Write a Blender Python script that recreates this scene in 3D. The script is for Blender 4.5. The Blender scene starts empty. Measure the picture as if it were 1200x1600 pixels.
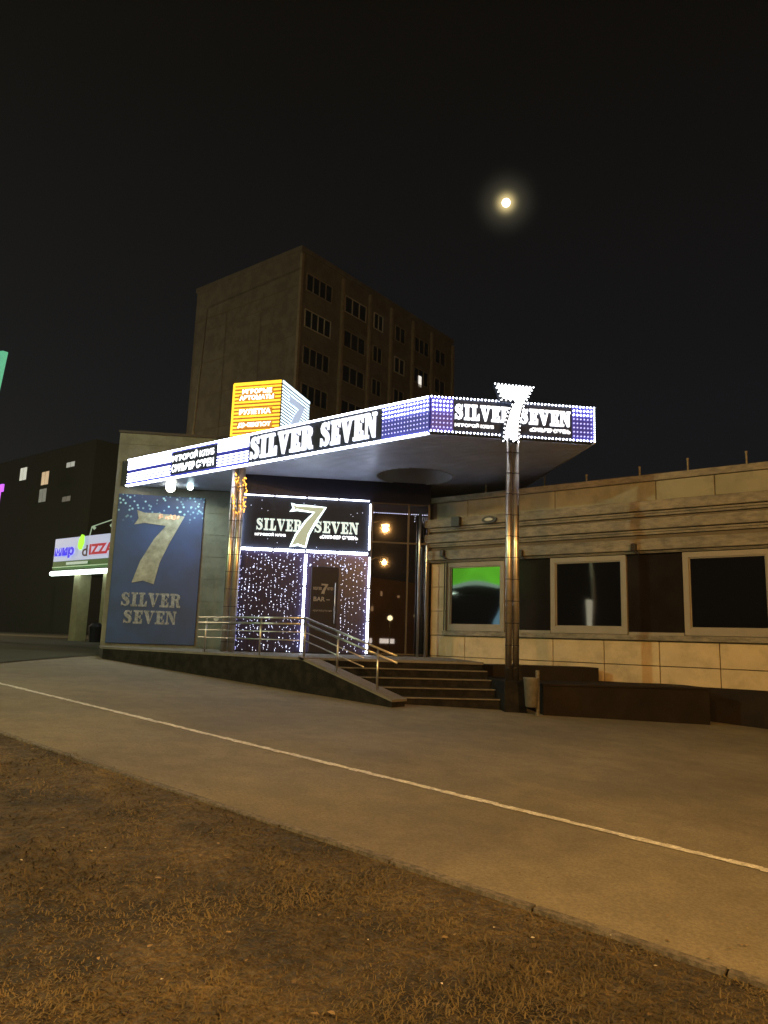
import bpy, bmesh, math, random
import numpy as np
from mathutils import Vector, Matrix
random.seed(7); rng = np.random.default_rng(7)
SC = bpy.context.scene; COL = SC.collection
R = math.radians
S = math.sqrt(.5)

# ------------------------------------------------------------------ camera
CAM = Vector((0, 0, 1.55)); FPX = 1150.
PI_, RO_, YA_ = R(9.865), R(-1.83), R(127.96)
cd = bpy.data.cameras.new('camera'); cam = bpy.data.objects.new('camera', cd); COL.objects.link(cam)
fw = Vector((math.cos(PI_)*math.cos(YA_), math.cos(PI_)*math.sin(YA_), math.sin(PI_)))
r0 = fw.cross(Vector((0, 0, 1))).normalized(); u0 = r0.cross(fw)
rr = r0*math.cos(RO_) - u0*math.sin(RO_); uu = u0*math.cos(RO_) + r0*math.sin(RO_)
cam.matrix_world = Matrix.Translation(CAM) @ Matrix((rr, uu, -fw)).transposed().to_4x4()
cd.sensor_fit = 'VERTICAL'; cd.sensor_height = 36; cd.lens = FPX/1600*36
cd.clip_start = .05; cd.clip_end = 3000
SC.camera = cam
SC.render.resolution_x = 768; SC.render.resolution_y = 1024

# ------------------------------------------------------------------ view, world (night sky, faint moon aureole)
vs = SC.view_settings; vs.view_transform = 'Standard'; vs.look = 'None'; vs.exposure = 0; vs.gamma = 1; vs.use_curve_mapping = False
SC.cycles.use_denoising = True
SC.cycles.max_bounces = 6; SC.cycles.diffuse_bounces = 3; SC.cycles.glossy_bounces = 3
SC.cycles.sample_clamp_indirect = 2.0; SC.cycles.caustics_reflective = False; SC.cycles.caustics_refractive = False
MOON = Vector((-0.402, 0.741, 0.538)).normalized()
w = bpy.data.worlds.new('World'); SC.world = w; w.use_nodes = True
nt = w.node_tree; nt.nodes.clear()
def N(t, **k):
    n = nt.nodes.new(t)
    for a, b in k.items():
        if a.startswith('i_'): n.inputs[a[2:]].default_value = b
        else: setattr(n, a, b)
    return n
tc = N('ShaderNodeTexCoord'); sp = N('ShaderNodeSeparateXYZ'); nt.links.new(tc.outputs['Generated'], sp.inputs[0])
ramp = N('ShaderNodeValToRGB'); nt.links.new(sp.outputs['Z'], ramp.inputs[0])
els = ramp.color_ramp.elements
els[0].position = 0.0; els[0].color = (.0088, .0094, .0102, 1)
els[1].position = .7; els[1].color = (.0026, .0025, .0023, 1)
e = els.new(.3); e.color = (.0064, .0068, .0084, 1)
dt = N('ShaderNodeVectorMath', operation='DOT_PRODUCT'); dt.inputs[1].default_value = MOON
nrm = N('ShaderNodeVectorMath', operation='NORMALIZE'); nt.links.new(tc.outputs['Generated'], nrm.inputs[0]); nt.links.new(nrm.outputs[0], dt.inputs[0])
mr = N('ShaderNodeMapRange'); mr.inputs['From Min'].default_value = math.cos(R(3.4)); mr.inputs['From Max'].default_value = 1; nt.links.new(dt.outputs['Value'], mr.inputs[0])
pw = N('ShaderNodeMath', operation='POWER'); pw.inputs[1].default_value = 6; nt.links.new(mr.outputs[0], pw.inputs[0])
pw2 = N('ShaderNodeMath', operation='POWER'); pw2.inputs[1].default_value = 46; nt.links.new(mr.outputs[0], pw2.inputs[0])
mx = N('ShaderNodeVectorMath', operation='SCALE'); mx.inputs[0].default_value = (.06, .056, .036); nt.links.new(pw.outputs[0], mx.inputs['Scale'])
mx2 = N('ShaderNodeVectorMath', operation='SCALE'); mx2.inputs[0].default_value = (1.1, .85, .36); nt.links.new(pw2.outputs[0], mx2.inputs['Scale'])
ad0 = N('ShaderNodeVectorMath', operation='ADD'); nt.links.new(mx.outputs[0], ad0.inputs[0]); nt.links.new(mx2.outputs[0], ad0.inputs[1])
ad = N('ShaderNodeVectorMath', operation='ADD'); nt.links.new(ramp.outputs[0], ad.inputs[0]); nt.links.new(ad0.outputs[0], ad.inputs[1])
bg = N('ShaderNodeBackground'); nt.links.new(ad.outputs[0], bg.inputs[0]); bg.inputs[1].default_value = 1
ow = N('ShaderNodeOutputWorld'); nt.links.new(bg.outputs[0], ow.inputs[0])

# ------------------------------------------------------------------ street lighting of the place and two added lamps (lamp bodies are built further down)
def lamp_light(name, loc, color, watts, size=.12, kind='POINT', target=None, angle=None, blend=.6):
    l = bpy.data.lights.new(name, kind); l.color = color; l.energy = watts
    l.shadow_soft_size = size
    if kind == 'SPOT': l.spot_size = angle; l.spot_blend = blend
    o = bpy.data.objects.new(name, l); COL.objects.link(o); o.location = loc
    if target is not None:
        o.rotation_euler = (Vector(target)-Vector(loc)).to_track_quat('-Z', 'Y').to_euler()
    return o
SODIUM = (1, .50, .13)
GREENISH = (.86, 1, .62); WARMW = (1, .74, .42)
# x, y, lens height above sea level 0, watts, colour
STREET = [(8.5, -.8, 8.3, 6700, SODIUM), (-15.2, -5.0, 9.0, 3300, GREENISH), (-2.5, -2.2, 8.6, 2100, SODIUM), (21.5, -10.9, 8.0, 2200, SODIUM), (24.6, -7.0, 7.9, 2200, SODIUM),
          (-96, 24, 10., 4200, GREENISH), (-66, 18, 10.5, 8000, WARMW)]  # both added out of view to brighten the dark block and the apartment building

# ------------------------------------------------------------------ materials
MATS = {}
def mat(name, col, rough=.7, metal=0., var=.12, scale=3., bump=.0, bscale=40., emis=None, es=0., coat=0., stretch=None, col2=None, spec=None, detail=8):
    if name in MATS: return MATS[name]
    m = bpy.data.materials.new(name); m.use_nodes = True; t = m.node_tree; b = t.nodes['Principled BSDF']
    b.inputs['Roughness'].default_value = rough; b.inputs['Metallic'].default_value = metal
    if coat: b.inputs['Coat Weight'].default_value = coat; b.inputs['Coat Roughness'].default_value = .08
    if spec is not None: b.inputs['Specular IOR Level'].default_value = spec
    c = t.nodes.new('ShaderNodeTexCoord'); mp = t.nodes.new('ShaderNodeMapping'); t.links.new(c.outputs['Object'], mp.inputs[0])
    if stretch: mp.inputs['Scale'].default_value = stretch
    nz = t.nodes.new('ShaderNodeTexNoise'); nz.inputs['Scale'].default_value = scale; nz.inputs['Detail'].default_value = detail; nz.inputs['Roughness'].default_value = .6
    t.links.new(mp.outputs[0], nz.inputs[0])
    rp = t.nodes.new('ShaderNodeValToRGB'); t.links.new(nz.outputs['Fac'], rp.inputs[0])
    rp.color_ramp.elements[0].position = .3; rp.color_ramp.elements[1].position = .7
    lo = [max(0, x*(1-var)) for x in col]; hi = [min(1, x*(1+var)) for x in (col2 or col)]
    rp.color_ramp.elements[0].color = (*lo, 1); rp.color_ramp.elements[1].color = (*hi, 1)
    t.links.new(rp.outputs[0], b.inputs['Base Color'])
    mr = t.nodes.new('ShaderNodeMapRange'); mr.inputs['To Min'].default_value = max(.02, rough*.8); mr.inputs['To Max'].default_value = min(1, rough*1.25)
    t.links.new(nz.outputs['Fac'], mr.inputs[0]); t.links.new(mr.outputs[0], b.inputs['Roughness'])
    if bump:
        n2 = t.nodes.new('ShaderNodeTexNoise'); n2.inputs['Scale'].default_value = bscale; n2.inputs['Detail'].default_value = 6
        t.links.new(mp.outputs[0], n2.inputs[0])
        bp = t.nodes.new('ShaderNodeBump'); bp.inputs['Strength'].default_value = bump; bp.inputs['Distance'].default_value = .02
        t.links.new(n2.outputs['Fac'], bp.inputs['Height']); t.links.new(bp.outputs[0], b.inputs['Normal'])
    if emis:
        b.inputs['Emission Color'].default_value = (*emis, 1); b.inputs['Emission Strength'].default_value = es
    MATS[name] = m; return m
def speckle(m, scale, lo, hi, r0=.42, r1=.58):
    t = m.node_tree; b = t.nodes['Principled BSDF']; src = b.inputs['Base Color'].links[0].from_socket
    c = [n for n in t.nodes if n.type == 'MAPPING'][0]
    nz = t.nodes.new('ShaderNodeTexNoise'); nz.inputs['Scale'].default_value = scale; nz.inputs['Detail'].default_value = 5; nz.inputs['Roughness'].default_value = .7; t.links.new(c.outputs[0], nz.inputs[0])
    q = t.nodes.new('ShaderNodeMapRange'); q.inputs['From Min'].default_value = r0; q.inputs['From Max'].default_value = r1; q.inputs['To Min'].default_value = lo; q.inputs['To Max'].default_value = hi; t.links.new(nz.outputs[0], q.inputs[0])
    v = t.nodes.new('ShaderNodeVectorMath'); v.operation = 'SCALE'; t.links.new(src, v.inputs[0]); t.links.new(q.outputs[0], v.inputs['Scale']); t.links.new(v.outputs[0], b.inputs['Base Color'])
def emat(name, col, s, var=0.12, scale=9.):
    m = mat(name, tuple(.6*x for x in col), .4, emis=col, es=s)
    if var:
        t = m.node_tree; nz = [n for n in t.nodes if n.type == 'TEX_NOISE'][0]; nz.inputs['Scale'].default_value = scale
        q = t.nodes.new('ShaderNodeMapRange'); q.inputs['To Min'].default_value = s*(1-3*var); q.inputs['To Max'].default_value = s*(1+3*var)
        t.links.new(nz.outputs['Fac'], q.inputs[0]); t.links.new(q.outputs[0], t.nodes['Principled BSDF'].inputs['Emission Strength'])
    return m
M = dict(
 asphalt=mat('asphalt', (.205, .182, .125), .8, var=.14, scale=.55, bump=.2, bscale=70),
 paint=mat('worn_paint', (.85, .8, .68), .7, var=.35, scale=9),
 kerb=mat('kerb_concrete', (.16, .145, .12), .85, var=.3, scale=5, bump=.3),
 soil=mat('soil', (.036, .031, .018), .95, var=.6, scale=1.6, bump=1., bscale=16, col2=(.09, .068, .036)),
 blade=mat('dry_grass', (.055, .045, .02), .85, var=.4, scale=1.4, col2=(.16, .125, .06)),
 fargreen=mat('dark_green_ground', (.025, .03, .012), .95, var=.4, scale=2, bump=.5, bscale=20),
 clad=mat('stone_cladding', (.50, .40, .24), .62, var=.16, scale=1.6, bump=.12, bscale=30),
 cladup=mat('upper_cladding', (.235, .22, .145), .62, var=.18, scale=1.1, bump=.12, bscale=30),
 cladbase=mat('joint_mortar', (.12, .1, .07), .9),
 beam=mat('painted_beam', (.20, .175, .125), .6, var=.22, scale=1.3, stretch=(1, 1, 3), bump=.15, bscale=18),
 frame=mat('window_frame', (.25, .22, .17), .5, var=.1),
 darkpanel=mat('dark_panel', (.014, .011, .01), .12, var=.3, scale=2, spec=.1),
 mirror=mat('mirror_glass', (.19, .18, .20), .01, metal=1., var=.05),
 glass=mat('dark_glass', (.004, .004, .005), .03, var=.1, coat=.0, spec=.9),
 plinth=mat('dark_plinth', (.018, .014, .011), .8, spec=.15, var=.4, scale=2.5, bump=.2, bscale=20),
 granite=mat('grey_granite', (.016, .0145, .0125), .8, spec=.15, var=.35, scale=3, bump=.1, bscale=30),
 slab=mat('paving_slab', (.16, .15, .13), .7, var=.25, scale=3, bump=.2),
 stepnose=mat('step_edge', (.035, .03, .025), .85, spec=.15, var=.25, scale=6),
 wallgreen=mat('render_wall', (.155, .175, .15), .7, var=.12, scale=1.2, bump=.1, bscale=25),
 soffit=mat('metal_soffit', (.58, .65, .82), .38, metal=.35, var=.15, scale=1.5),
 roofmetal=mat('dark_metal_roof', (.04, .04, .045), .5, metal=.4),
 steel=mat('polished_steel', (.72, .64, .54), .33, metal=1., var=.15, scale=6),
 rail=mat('brushed_steel', (.62, .60, .56), .3, metal=1., var=.1, scale=8),
 ring=mat('dark_clamp', (.05, .045, .04), .5, metal=.5),
 signdark=mat('sign_board_dark', (.022, .028, .045), .65, var=.2, spec=.15),
 signbloom=mat('sign_board_blue_bloom', (.035, .04, .30), .4, var=.2, emis=(.05, .06, .55), es=.22),  # blue board; its faint emission stands in for LED bloom between the dots
 black=mat('black_panel', (.010, .010, .020), .5, var=.3, spec=.2),
 letter=emat('lit_letter', (.80, .86, 1.), 1.25, .1, 14),
 letterhot=emat('lit_letter_bright', (.93, .96, 1.), 2.6, .08, 14),
 led=emat('led_white', (.80, .85, 1.), 18, .12, 6),
 ledblue=emat('led_violet', (.50, .50, 1.), 1.5, .15, 6),
 ledsoft=emat('led_strip_white', (.80, .84, 1.), 9, .1, 3),
 ledcurtain=emat('led_bulb', (.64, .70, 1.), 2.3, .3, 30),
 amber=emat('amber_bulb', (1, .45, .05), 3.2, .25, 30),
 orange=mat('amber_board', (.3, .11, .01), .4, emis=(1, .26, .0), es=.22),
 orangeled=emat('amber_led', (1, .62, .03), 1.4, .12, 8),
 cream=mat('shop_column', (.42, .40, .24), .7, var=.15, bump=.1),
 concrete=mat('panel_concrete', (.15, .135, .115), .9, var=.14, scale=.35, bump=.2, bscale=6),
 seam=mat('panel_seam', (.24, .20, .155), .9, var=.2),
 balcony=mat('balcony_front', (.13, .11, .08), .85, var=.25, scale=.8),
 whiteframe=mat('white_window_frame', (.45, .42, .36), .6),
 farwall=mat('night_block_wall', (.06, .058, .038), .9),
)

speckle(M['soil'], 12, .6, 1.35, .35, .65); speckle(M['soil'], 60, .65, 1.3, .4, .6); [setattr(n.inputs['Distance'], 'default_value', .07) for n in M['soil'].node_tree.nodes if n.type == 'BUMP']
speckle(M['asphalt'], 46, .84, 1.14); speckle(M['asphalt'], 3.1, .91, 1.05); speckle(M['asphalt'], .35, .86, 1.1); speckle(M['clad'], 2.3, .84, 1.04, .36, .52); speckle(M['cladup'], 1.7, .78, 1.04, .36, .52)
speckle(M['beam'], 4, .6, 1.15, .36, .6); speckle(M['granite'], 5, .6, 1.3); speckle(M['kerb'], 25, .6, 1.2); speckle(M['concrete'], 1.2, .8, 1.08); speckle(M['paint'], 30, .7, 1.1); speckle(M['wallgreen'], 2.2, .8, 1.08)
# ------------------------------------------------------------------ frames and mesh helpers
def I(p): return p
def Fr(p): return (S*(p[0]-p[1]), S*(p[0]+p[1]), p[2])       # (along the entrance front, into the building, up)
def plane_map(origin, ux, n):                                 # local (x, y=depth away from the viewer, z)
    o = Vector(origin); ux = Vector(ux); n = Vector(n)
    return lambda p: tuple(o + ux*p[0] + n*p[1] + Vector((0, 0, p[2])))
class MB:
    def __init__(s, xf=I): s.v = []; s.f = []; s.xf = xf
    def add(s, vs, fs, xf=None):
        xf = xf or s.xf; k = len(s.v); s.v += [tuple(xf(p)) for p in vs]; s.f += [tuple(i+k for i in f) for f in fs]; return s
    def box(s, x0, x1, y0, y1, z0, z1, xf=None):
        return s.add([(x0,y0,z0),(x1,y0,z0),(x1,y1,z0),(x0,y1,z0),(x0,y0,z1),(x1,y0,z1),(x1,y1,z1),(x0,y1,z1)],
          [(0,3,2,1),(4,5,6,7),(0,1,5,4),(1,2,6,5),(2,3,7,6),(3,0,4,7)], xf)
    def bbox(s, x0, x1, y0, y1, z0, z1, b=.01, xf=None):       # box with chamfered vertical and horizontal edges
        vs = []; 
        for z, i in ((z0, b), (z0+b, 0), (z1-b, 0), (z1, b)):
            vs += [(x0+b+i*0, y0+i, z), (x1-b, y0+i, z), (x1-i, y0+b, z), (x1-i, y1-b, z), (x1-b, y1-i, z), (x0+b, y1-i, z), (x0+i, y1-b, z), (x0+i, y0+b, z)]
        fs = [tuple(range(7, -1, -1)), tuple(range(24, 32))]
        for r in range(3):
            for i in range(8): fs.append((r*8+i, r*8+(i+1) % 8, r*8+8+(i+1) % 8, r*8+8+i))
        return s.add(vs, fs, xf)
    def prism(s, poly, y0, y1, xf=None):                       # polygon in (x, z), extruded along y
        n = len(poly); vs = [(x, y0, z) for x, z in poly] + [(x, y1, z) for x, z in poly]
        return s.add(vs, [tuple(range(n)), tuple(range(2*n-1, n-1, -1))] + [(i, i+n, (i+1) % n+n, (i+1) % n) for i in range(n)], xf)
    def slabpoly(s, poly, z0, z1, xf=None):                    # polygon in (x, y), extruded up
        n = len(poly); zz = (lambda z, p: z(p) if callable(z) else z)
        vs = [(p[0], p[1], zz(z0, p)) for p in poly] + [(p[0], p[1], zz(z1, p)) for p in poly]
        return s.add(vs, [tuple(range(n-1, -1, -1)), tuple(range(n, 2*n))] + [(i, (i+1) % n, (i+1) % n+n, i+n) for i in range(n)], xf)
    def tube(s, pts, r, n=10, xf=None, r2=None, cap=True):
        P = [Vector((xf or s.xf)(p)) for p in pts]; vs = []; fs = []
        for i, p in enumerate(P):
            d = (P[min(i+1, len(P)-1)]-P[max(i-1, 0)]).normalized()
            a = d.cross(Vector((0, 0, 1)) if abs(d.z) < .9 else Vector((1, 0, 0))).normalized(); b = d.cross(a)
            q = r if r2 is None else r+(r2-r)*i/(len(P)-1)
            for k in range(n):
                t = 2*math.pi*k/n; vs.append(tuple(p+a*q*math.cos(t)+b*q*math.sin(t)))
        for i in range(len(P)-1):
            for k in range(n): fs.append((i*n+k, i*n+(k+1) % n, (i+1)*n+(k+1) % n, (i+1)*n+k))
        if cap: fs += [tuple(range(n)), tuple(range(len(P)*n-1, (len(P)-1)*n-1, -1))]
        return s.add(vs, fs, I)
    def dots(s, pts, r, xf=None):                              # tiny octahedral bulbs
        for p in pts:
            c = Vector((xf or s.xf)(p)); k = len(s.v)
            s.v += [tuple(c+Vector(d)*r) for d in ((1,0,0),(-1,0,0),(0,1,0),(0,-1,0),(0,0,1),(0,0,-1))]
            s.f += [tuple(k+i for i in f) for f in ((0,2,4),(2,1,4),(1,3,4),(3,0,4),(2,0,5),(1,2,5),(3,1,5),(0,3,5))]
        return s
    def build(s, name, m, parent=None, smooth=False, recalc=True, origin=None):
        me = bpy.data.meshes.new(name)
        V = np.array(s.v, float)
        if parent is not None: og = WL(parent)
        else: og = Vector(origin) if origin else Vector(((V[:,0].min()+V[:,0].max())/2, (V[:,1].min()+V[:,1].max())/2, V[:,2].min()))
        me.from_pydata((V-np.array(og)).tolist(), [], s.f)
        if recalc:
            b = bmesh.new(); b.from_mesh(me); bmesh.ops.recalc_face_normals(b, faces=b.faces); b.to_mesh(me); b.free()
        if smooth:
            for p in me.polygons: p.use_smooth = len(p.vertices) == 4
        me.materials.append(m)
        o = bpy.data.objects.new(name, me); COL.objects.link(o)
        if parent is None: o.location = og
        else: o.parent = parent
        return o
def WL(o):
    v = Vector(o.location)
    while o.parent is not None: o = o.parent; v = v+Vector(o.location)
    return v
def tag(o, label=None, cat=None, group=None, kind=None):
    if label: o['label'] = label
    if cat: o['category'] = cat
    if group: o['group'] = group
    if kind: o['kind'] = kind
    return o
def thing(name, loc, label, cat, group=None):
    o = bpy.data.objects.new(name, None); COL.objects.link(o); o.location = loc; o.empty_display_size = .2
    return tag(o, label, cat, group)
def struct(o): o['kind'] = 'structure'; return o

# ---- lettering
def stroke(pts, widths):
    """quads along a polyline in (x, z) with a width per point"""
    P = [Vector((x, z)) for x, z in pts]; L = []
    for i, p in enumerate(P):
        d = (P[min(i+1, len(P)-1)]-P[max(i-1, 0)]).normalized(); n = Vector((-d.y, d.x)); h = widths[i]/2
        L.append((p+n*h, p-n*h))
    return [[tuple(L[i][0]), tuple(L[i+1][0]), tuple(L[i+1][1]), tuple(L[i][1])] for i in range(len(P)-1)]
def rc(x0, x1, z0, z1): return [(x0, z0), (x1, z0), (x1, z1), (x0, z1)]
def glyph(c):
    t = .14                                                    # slab thickness; heavy condensed western slab serif
    if c == 'I': return .46, [rc(0, .46, 0, t), rc(0, .46, 1-t, 1), rc(.11, .35, t, 1-t)]
    if c == 'L': return .62, [rc(0, .62, 0, t), rc(0, .46, 1-t, 1), rc(.11, .35, t, 1-t), [(.44, t), (.62, t), (.62, .42), (.55, .42)]]
    if c == 'E': return .64, [rc(0, .64, 0, t), rc(0, .64, 1-t, 1), rc(.11, .35, t, 1-t), rc(.35, .47, .44, .56), rc(.45, .52, .34, .66),
                              [(.46, t), (.64, t), (.64, .36), (.57, .36)], [(.46, 1-t), (.57, .68), (.64, .68), (.64, 1-t)]]
    if c == 'V': return .78, [rc(0, .40, 1-t, 1), rc(.50, .78, 1-t, 1), [(.07, 1-t), (.33, 1-t), (.50, .26), (.36, 0)], [(.36, 0), (.46, 0), (.70, 1-t), (.60, 1-t), (.47, .27)]]
    if c == 'R':
        bowl = stroke([(.35, .93), (.50, .92), (.60, .84), (.62, .74), (.60, .63), (.50, .55), (.35, .54)], [.14, .15, .2, .22, .2, .15, .12])
        return .78, [rc(0, .35, 0, t), rc(0, .35, 1-t, 1), rc(.11, .35, t, 1-t)] + bowl + [[(.40, .52), (.60, .56), (.70, .18), (.50, .10)], [(.50, .10), (.70, .18), (.78, .14), (.78, 0), (.54, 0)]]
    if c == 'N': return .80, [rc(0, .26, 1-t, 1), rc(.54, .80, 1-t, 1), rc(0, .30, 0, t), rc(.10, .20, t, 1-t), rc(.62, .72, .2, 1-t), [(.20, .86), (.26, 1), (.34, 1), (.72, .2), (.72, 0), (.58, 0), (.20, .78)]]
    if c == 'S':
        st = stroke([(.50, .72), (.46, .86), (.32, .93), (.18, .88), (.13, .76), (.18, .64), (.32, .54), (.46, .43), (.51, .28), (.45, .13), (.31, .07), (.16, .12), (.10, .28)],
                    [.05, .10, .14, .18, .23, .25, .28, .26, .23, .18, .14, .10, .05])
        return .64, st + [[(.50, .66), (.57, .66), (.57, 1), (.50, .92)], [(.03, 0), (.10, .08), (.10, .34), (.03, .34)]]
    return .34, []
def word(mb, text, x0, x1, z0, z1, y, th, xf, gap=.07):
    """writes text into the box x0..x1, z0..z1 of a vertical plane; y is the board face, th how far it stands out"""
    g = [glyph(c) for c in text]; tot = sum(a for a, _ in g)+gap*(len(g)-1); k = (x1-x0)/tot; x = 0; H = z1-z0
    for a, polys in g:
        for i, p in enumerate(polys):
            mb.prism([(x0+(x+px)*k, z0+pz*H) for px, pz in p], y-th-.0012*(i % 7), y-.001, xf)
        x += a+gap
def text_into(mb, body, x0, x1, z0, z1, y, th, xf, bold=.02):
    cu = bpy.data.curves.new('t', 'FONT'); cu.body = body; cu.offset = bold; cu.extrude = 0; cu.resolution_u = 3
    o = bpy.data.objects.new('t', cu); COL.objects.link(o); bpy.context.view_layer.update()
    me = bpy.data.meshes.new_from_object(o.evaluated_get(bpy.context.evaluated_depsgraph_get()))
    V = np.array([v.co[:] for v in me.vertices]); fs = [tuple(p.vertices) for p in me.polygons]
    bpy.data.objects.remove(o); 
    a, b = V.min(0), V.max(0)
    X = x0+(V[:,0]-a[0])/(b[0]-a[0])*(x1-x0); Z = z0+(V[:,1]-a[1])/(b[1]-a[1])*(z1-z0)
    mb.add([(float(x), y-th, float(z)) for x, z in zip(X, Z)], fs, xf)
    bpy.data.meshes.remove(me)
SEVEN = [(.03, 1), (.20, .965), (.45, .97), (1, .94), (.74, .57), (.575, .30), (.49, 0), (.27, .045), (.05, .01), (.18, .30), (.42, .61), (.64, .80), (.20, .826), (0, .80), (.08, .887)]
def seven_poly(x0, x1, z0, z1, grow=0.):
    P = [Vector(p) for p in SEVEN]; out = []
    pts = [Vector((x0+p.x*(x1-x0), z0+p.y*(z1-z0))) for p in P]; n = len(pts)
    for i in range(n):
        a, b, c = pts[i-1], pts[i], pts[(i+1) % n]
        d1 = (b-a).normalized(); d2 = (c-b).normalized(); m = Vector((-(d1.y+d2.y), d1.x+d2.x))
        m = m.normalized() if m.length > 1e-5 else Vector((-d1.y, d1.x)); out.append(tuple(b+m*grow))
    return out
def ngon_prism(mb, poly, y0, y1, xf):
    """concave polygon -> triangulated prism"""
    from mathutils.geometry import tessellate_polygon
    tr = tessellate_polygon([[Vector((x, z, 0)) for x, z in poly]]); n = len(poly)
    mb.add([(x, y0, z) for x, z in poly]+[(x, y1, z) for x, z in poly],
           [tuple(t) for t in tr]+[tuple(i+n for i in t[::-1]) for t in tr]+[(i, i+n, (i+1) % n+n, (i+1) % n) for i in range(n)], xf)

# ------------------------------------------------------------------ ground (rises gently to the left, level beyond)
def gz(x):
    if x < -16.5:
        t = min(1, (-16.5-x)/4.5); return .858 + .092*(1-(1-t)**2)
    if x > 25: return -1.3
    return -.052*x
def sheet(poly_y, xs, dz, name, m, ymap=None):
    mb = MB(); ny = len(poly_y)
    for x in xs:
        for y in poly_y: mb.v.append((x, y, gz(x)+dz))
    for i in range(len(xs)-1):
        for j in range(ny-1): mb.f.append((i*ny+j, (i+1)*ny+j, (i+1)*ny+j+1, i*ny+j+1))
    return struct(mb.build(name, m, recalc=False))
xs = [-900, -200, -100, -60, -40, -30, -25] + [-23+.5*i for i in range(15)] + [-15+1.*i for i in range(41)] + [26, 40, 100, 900]
sheet([-900, -200, -60, -20, -5, 4.0, 12, 30, 60, 200, 900], xs, -.014, 'ground', M['soil'])
sheet([4.08, 8, 14, 30, 60, 120], [x for x in xs if -201 < x < 101], 0, 'road', M['asphalt'])
xk = [x for x in xs if -61 < x < 41]
kb = MB()
for x0 in np.arange(-40, 20, 1.0):
    a, b = x0+.008, x0+.992; z0, z1 = gz(a), gz(b); j = random.uniform(-.006, .006); k_ = .010 if a > -4.5 else .002
    kb.add([(a, 4.015+j, z0-.1), (b, 4.015+j, z1-.1), (b, 4.075+j, z1-.1), (a, 4.075+j, z0-.1), (a, 4.015+j, z0+k_), (b, 4.015+j, z1+k_), (b, 4.075+j, z1+k_), (a, 4.075+j, z0+k_)],
           [(0,3,2,1),(4,5,6,7),(0,1,5,4),(1,2,6,5),(2,3,7,6),(3,0,4,7)])
struct(kb.build('kerb', M['kerb']))
# painted line, edges slightly worn
pl = MB(); px_ = np.arange(-45, 25, .11)
for i in range(len(px_)-1):
    a, b = px_[i], px_[i+1]
    e0, e1 = random.uniform(-.012, .012), random.uniform(-.012, .012)
    pl.add([(a, 5.91+e0, gz(a)+.006), (b, 5.91+e0, gz(b)+.006), (b, 6.0+e1, gz(b)+.006), (a, 6.0+e1, gz(a)+.006)], [(0, 1, 2, 3)])
struct(pl.build('road_line', M['paint'], recalc=False))
# dark green ground sheet beyond the left end of the forecourt
lw = MB(); lp = [(-13.0, 3.0), (-15.8, 7.46), (-18.15, 11.2), (-24, 20), (-30, 29)]
for i in range(len(lp)-1):
    (x0, y0), (x1, y1) = lp[i], lp[i+1]
    for k in range(6):
        a = (x0+(x1-x0)*k/6, y0+(y1-y0)*k/6); b = (x0+(x1-x0)*(k+1)/6, y0+(y1-y0)*(k+1)/6)
        pts = [a, b] ; cols = [0, 1, 2, 4, 7, 12, 25, 60]
        for c in range(len(cols)-1):
            q = [(a[0]-cols[c], a[1]), (a[0]-cols[c+1], a[1]), (b[0]-cols[c+1], b[1]), (b[0]-cols[c], b[1])]
            lw.add([(p[0], p[1], gz(p[0])+.02) for p in q], [(3, 2, 1, 0)])
struct(lw.build('far_green_patch', M['fargreen'], recalc=False))
# dry matted grass in the foreground: thousands of small flat-lying blades
def grass():
    n = 480000
    u = rng.random(n); r = 1.2 + 20*u**2.2; ang = R(YA_*0) + rng.uniform(R(88), R(168), n)
    x = r*np.cos(ang); y = r*np.sin(ang)
    edge = 4.02 + .05*np.sin(x*7)+.04*np.sin(x*19+1) + .05*(x < -4)
    k = y < edge; x, y, r = x[k], y[k], r[k]; n = len(x)
    cl = np.sin(x*2.3+np.sin(y*1.7)*2)*np.sin(y*2.9+np.sin(x*1.3)*2)+.6*np.sin(x*7.1+y*3.3)*np.sin(y*6.3-x*2.2)
    k = rng.random(n) < .62+.34*cl; x, y, r, cl = x[k], y[k], r[k], cl[k]; n = len(x)
    L = rng.uniform(.009, .026, n)*(1+.3*cl)*(1+r*.05); W_ = rng.uniform(.0008, .0018, n)*(1+r*.25)
    a = rng.uniform(0, 2*np.pi, n); up = rng.uniform(.05, .9, n)
    z = -.052*x; z = np.where(x < -16.5, .86, z)-.013
    dx, dy = np.cos(a), np.sin(a)
    b1 = np.stack([x-dy*W_, y+dx*W_, z], 1); b2 = np.stack([x+dy*W_, y-dx*W_, z], 1)
    m = np.stack([x+dx*L*.6, y+dy*L*.6, z+L*up*.75], 1); m1 = m+np.stack([-dy*W_*.8, dx*W_*.8, 0*x], 1); m2 = m-np.stack([-dy*W_*.8, dx*W_*.8, 0*x], 1)
    t = np.stack([x+dx*L*1.15, y+dy*L*1.15, z+L*up*.8], 1)
    V = np.stack([b1, b2, m2, m1, t], 1).reshape(-1, 3)
    me = bpy.data.meshes.new('grass'); me.vertices.add(len(V)); me.vertices.foreach_set('co', V.ravel())
    idx = np.arange(n)[:, None]*5; lo = np.concatenate([idx+0, idx+1, idx+2, idx+3, idx+3, idx+2, idx+4], 1).ravel()
    me.loops.add(len(lo)); me.loops.foreach_set('vertex_index', lo)
    me.polygons.add(2*n); st = np.stack([np.arange(n)*7, np.arange(n)*7+4], 1).ravel(); me.polygons.foreach_set('loop_start', st)
    me.update(); me.validate(); me.materials.append(M['blade'])
    o = bpy.data.objects.new('grass', me); COL.objects.link(o)
    tag(o, 'dry brown grass matted over the soil in front of the road', 'grass', kind='stuff')
grass()

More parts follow.
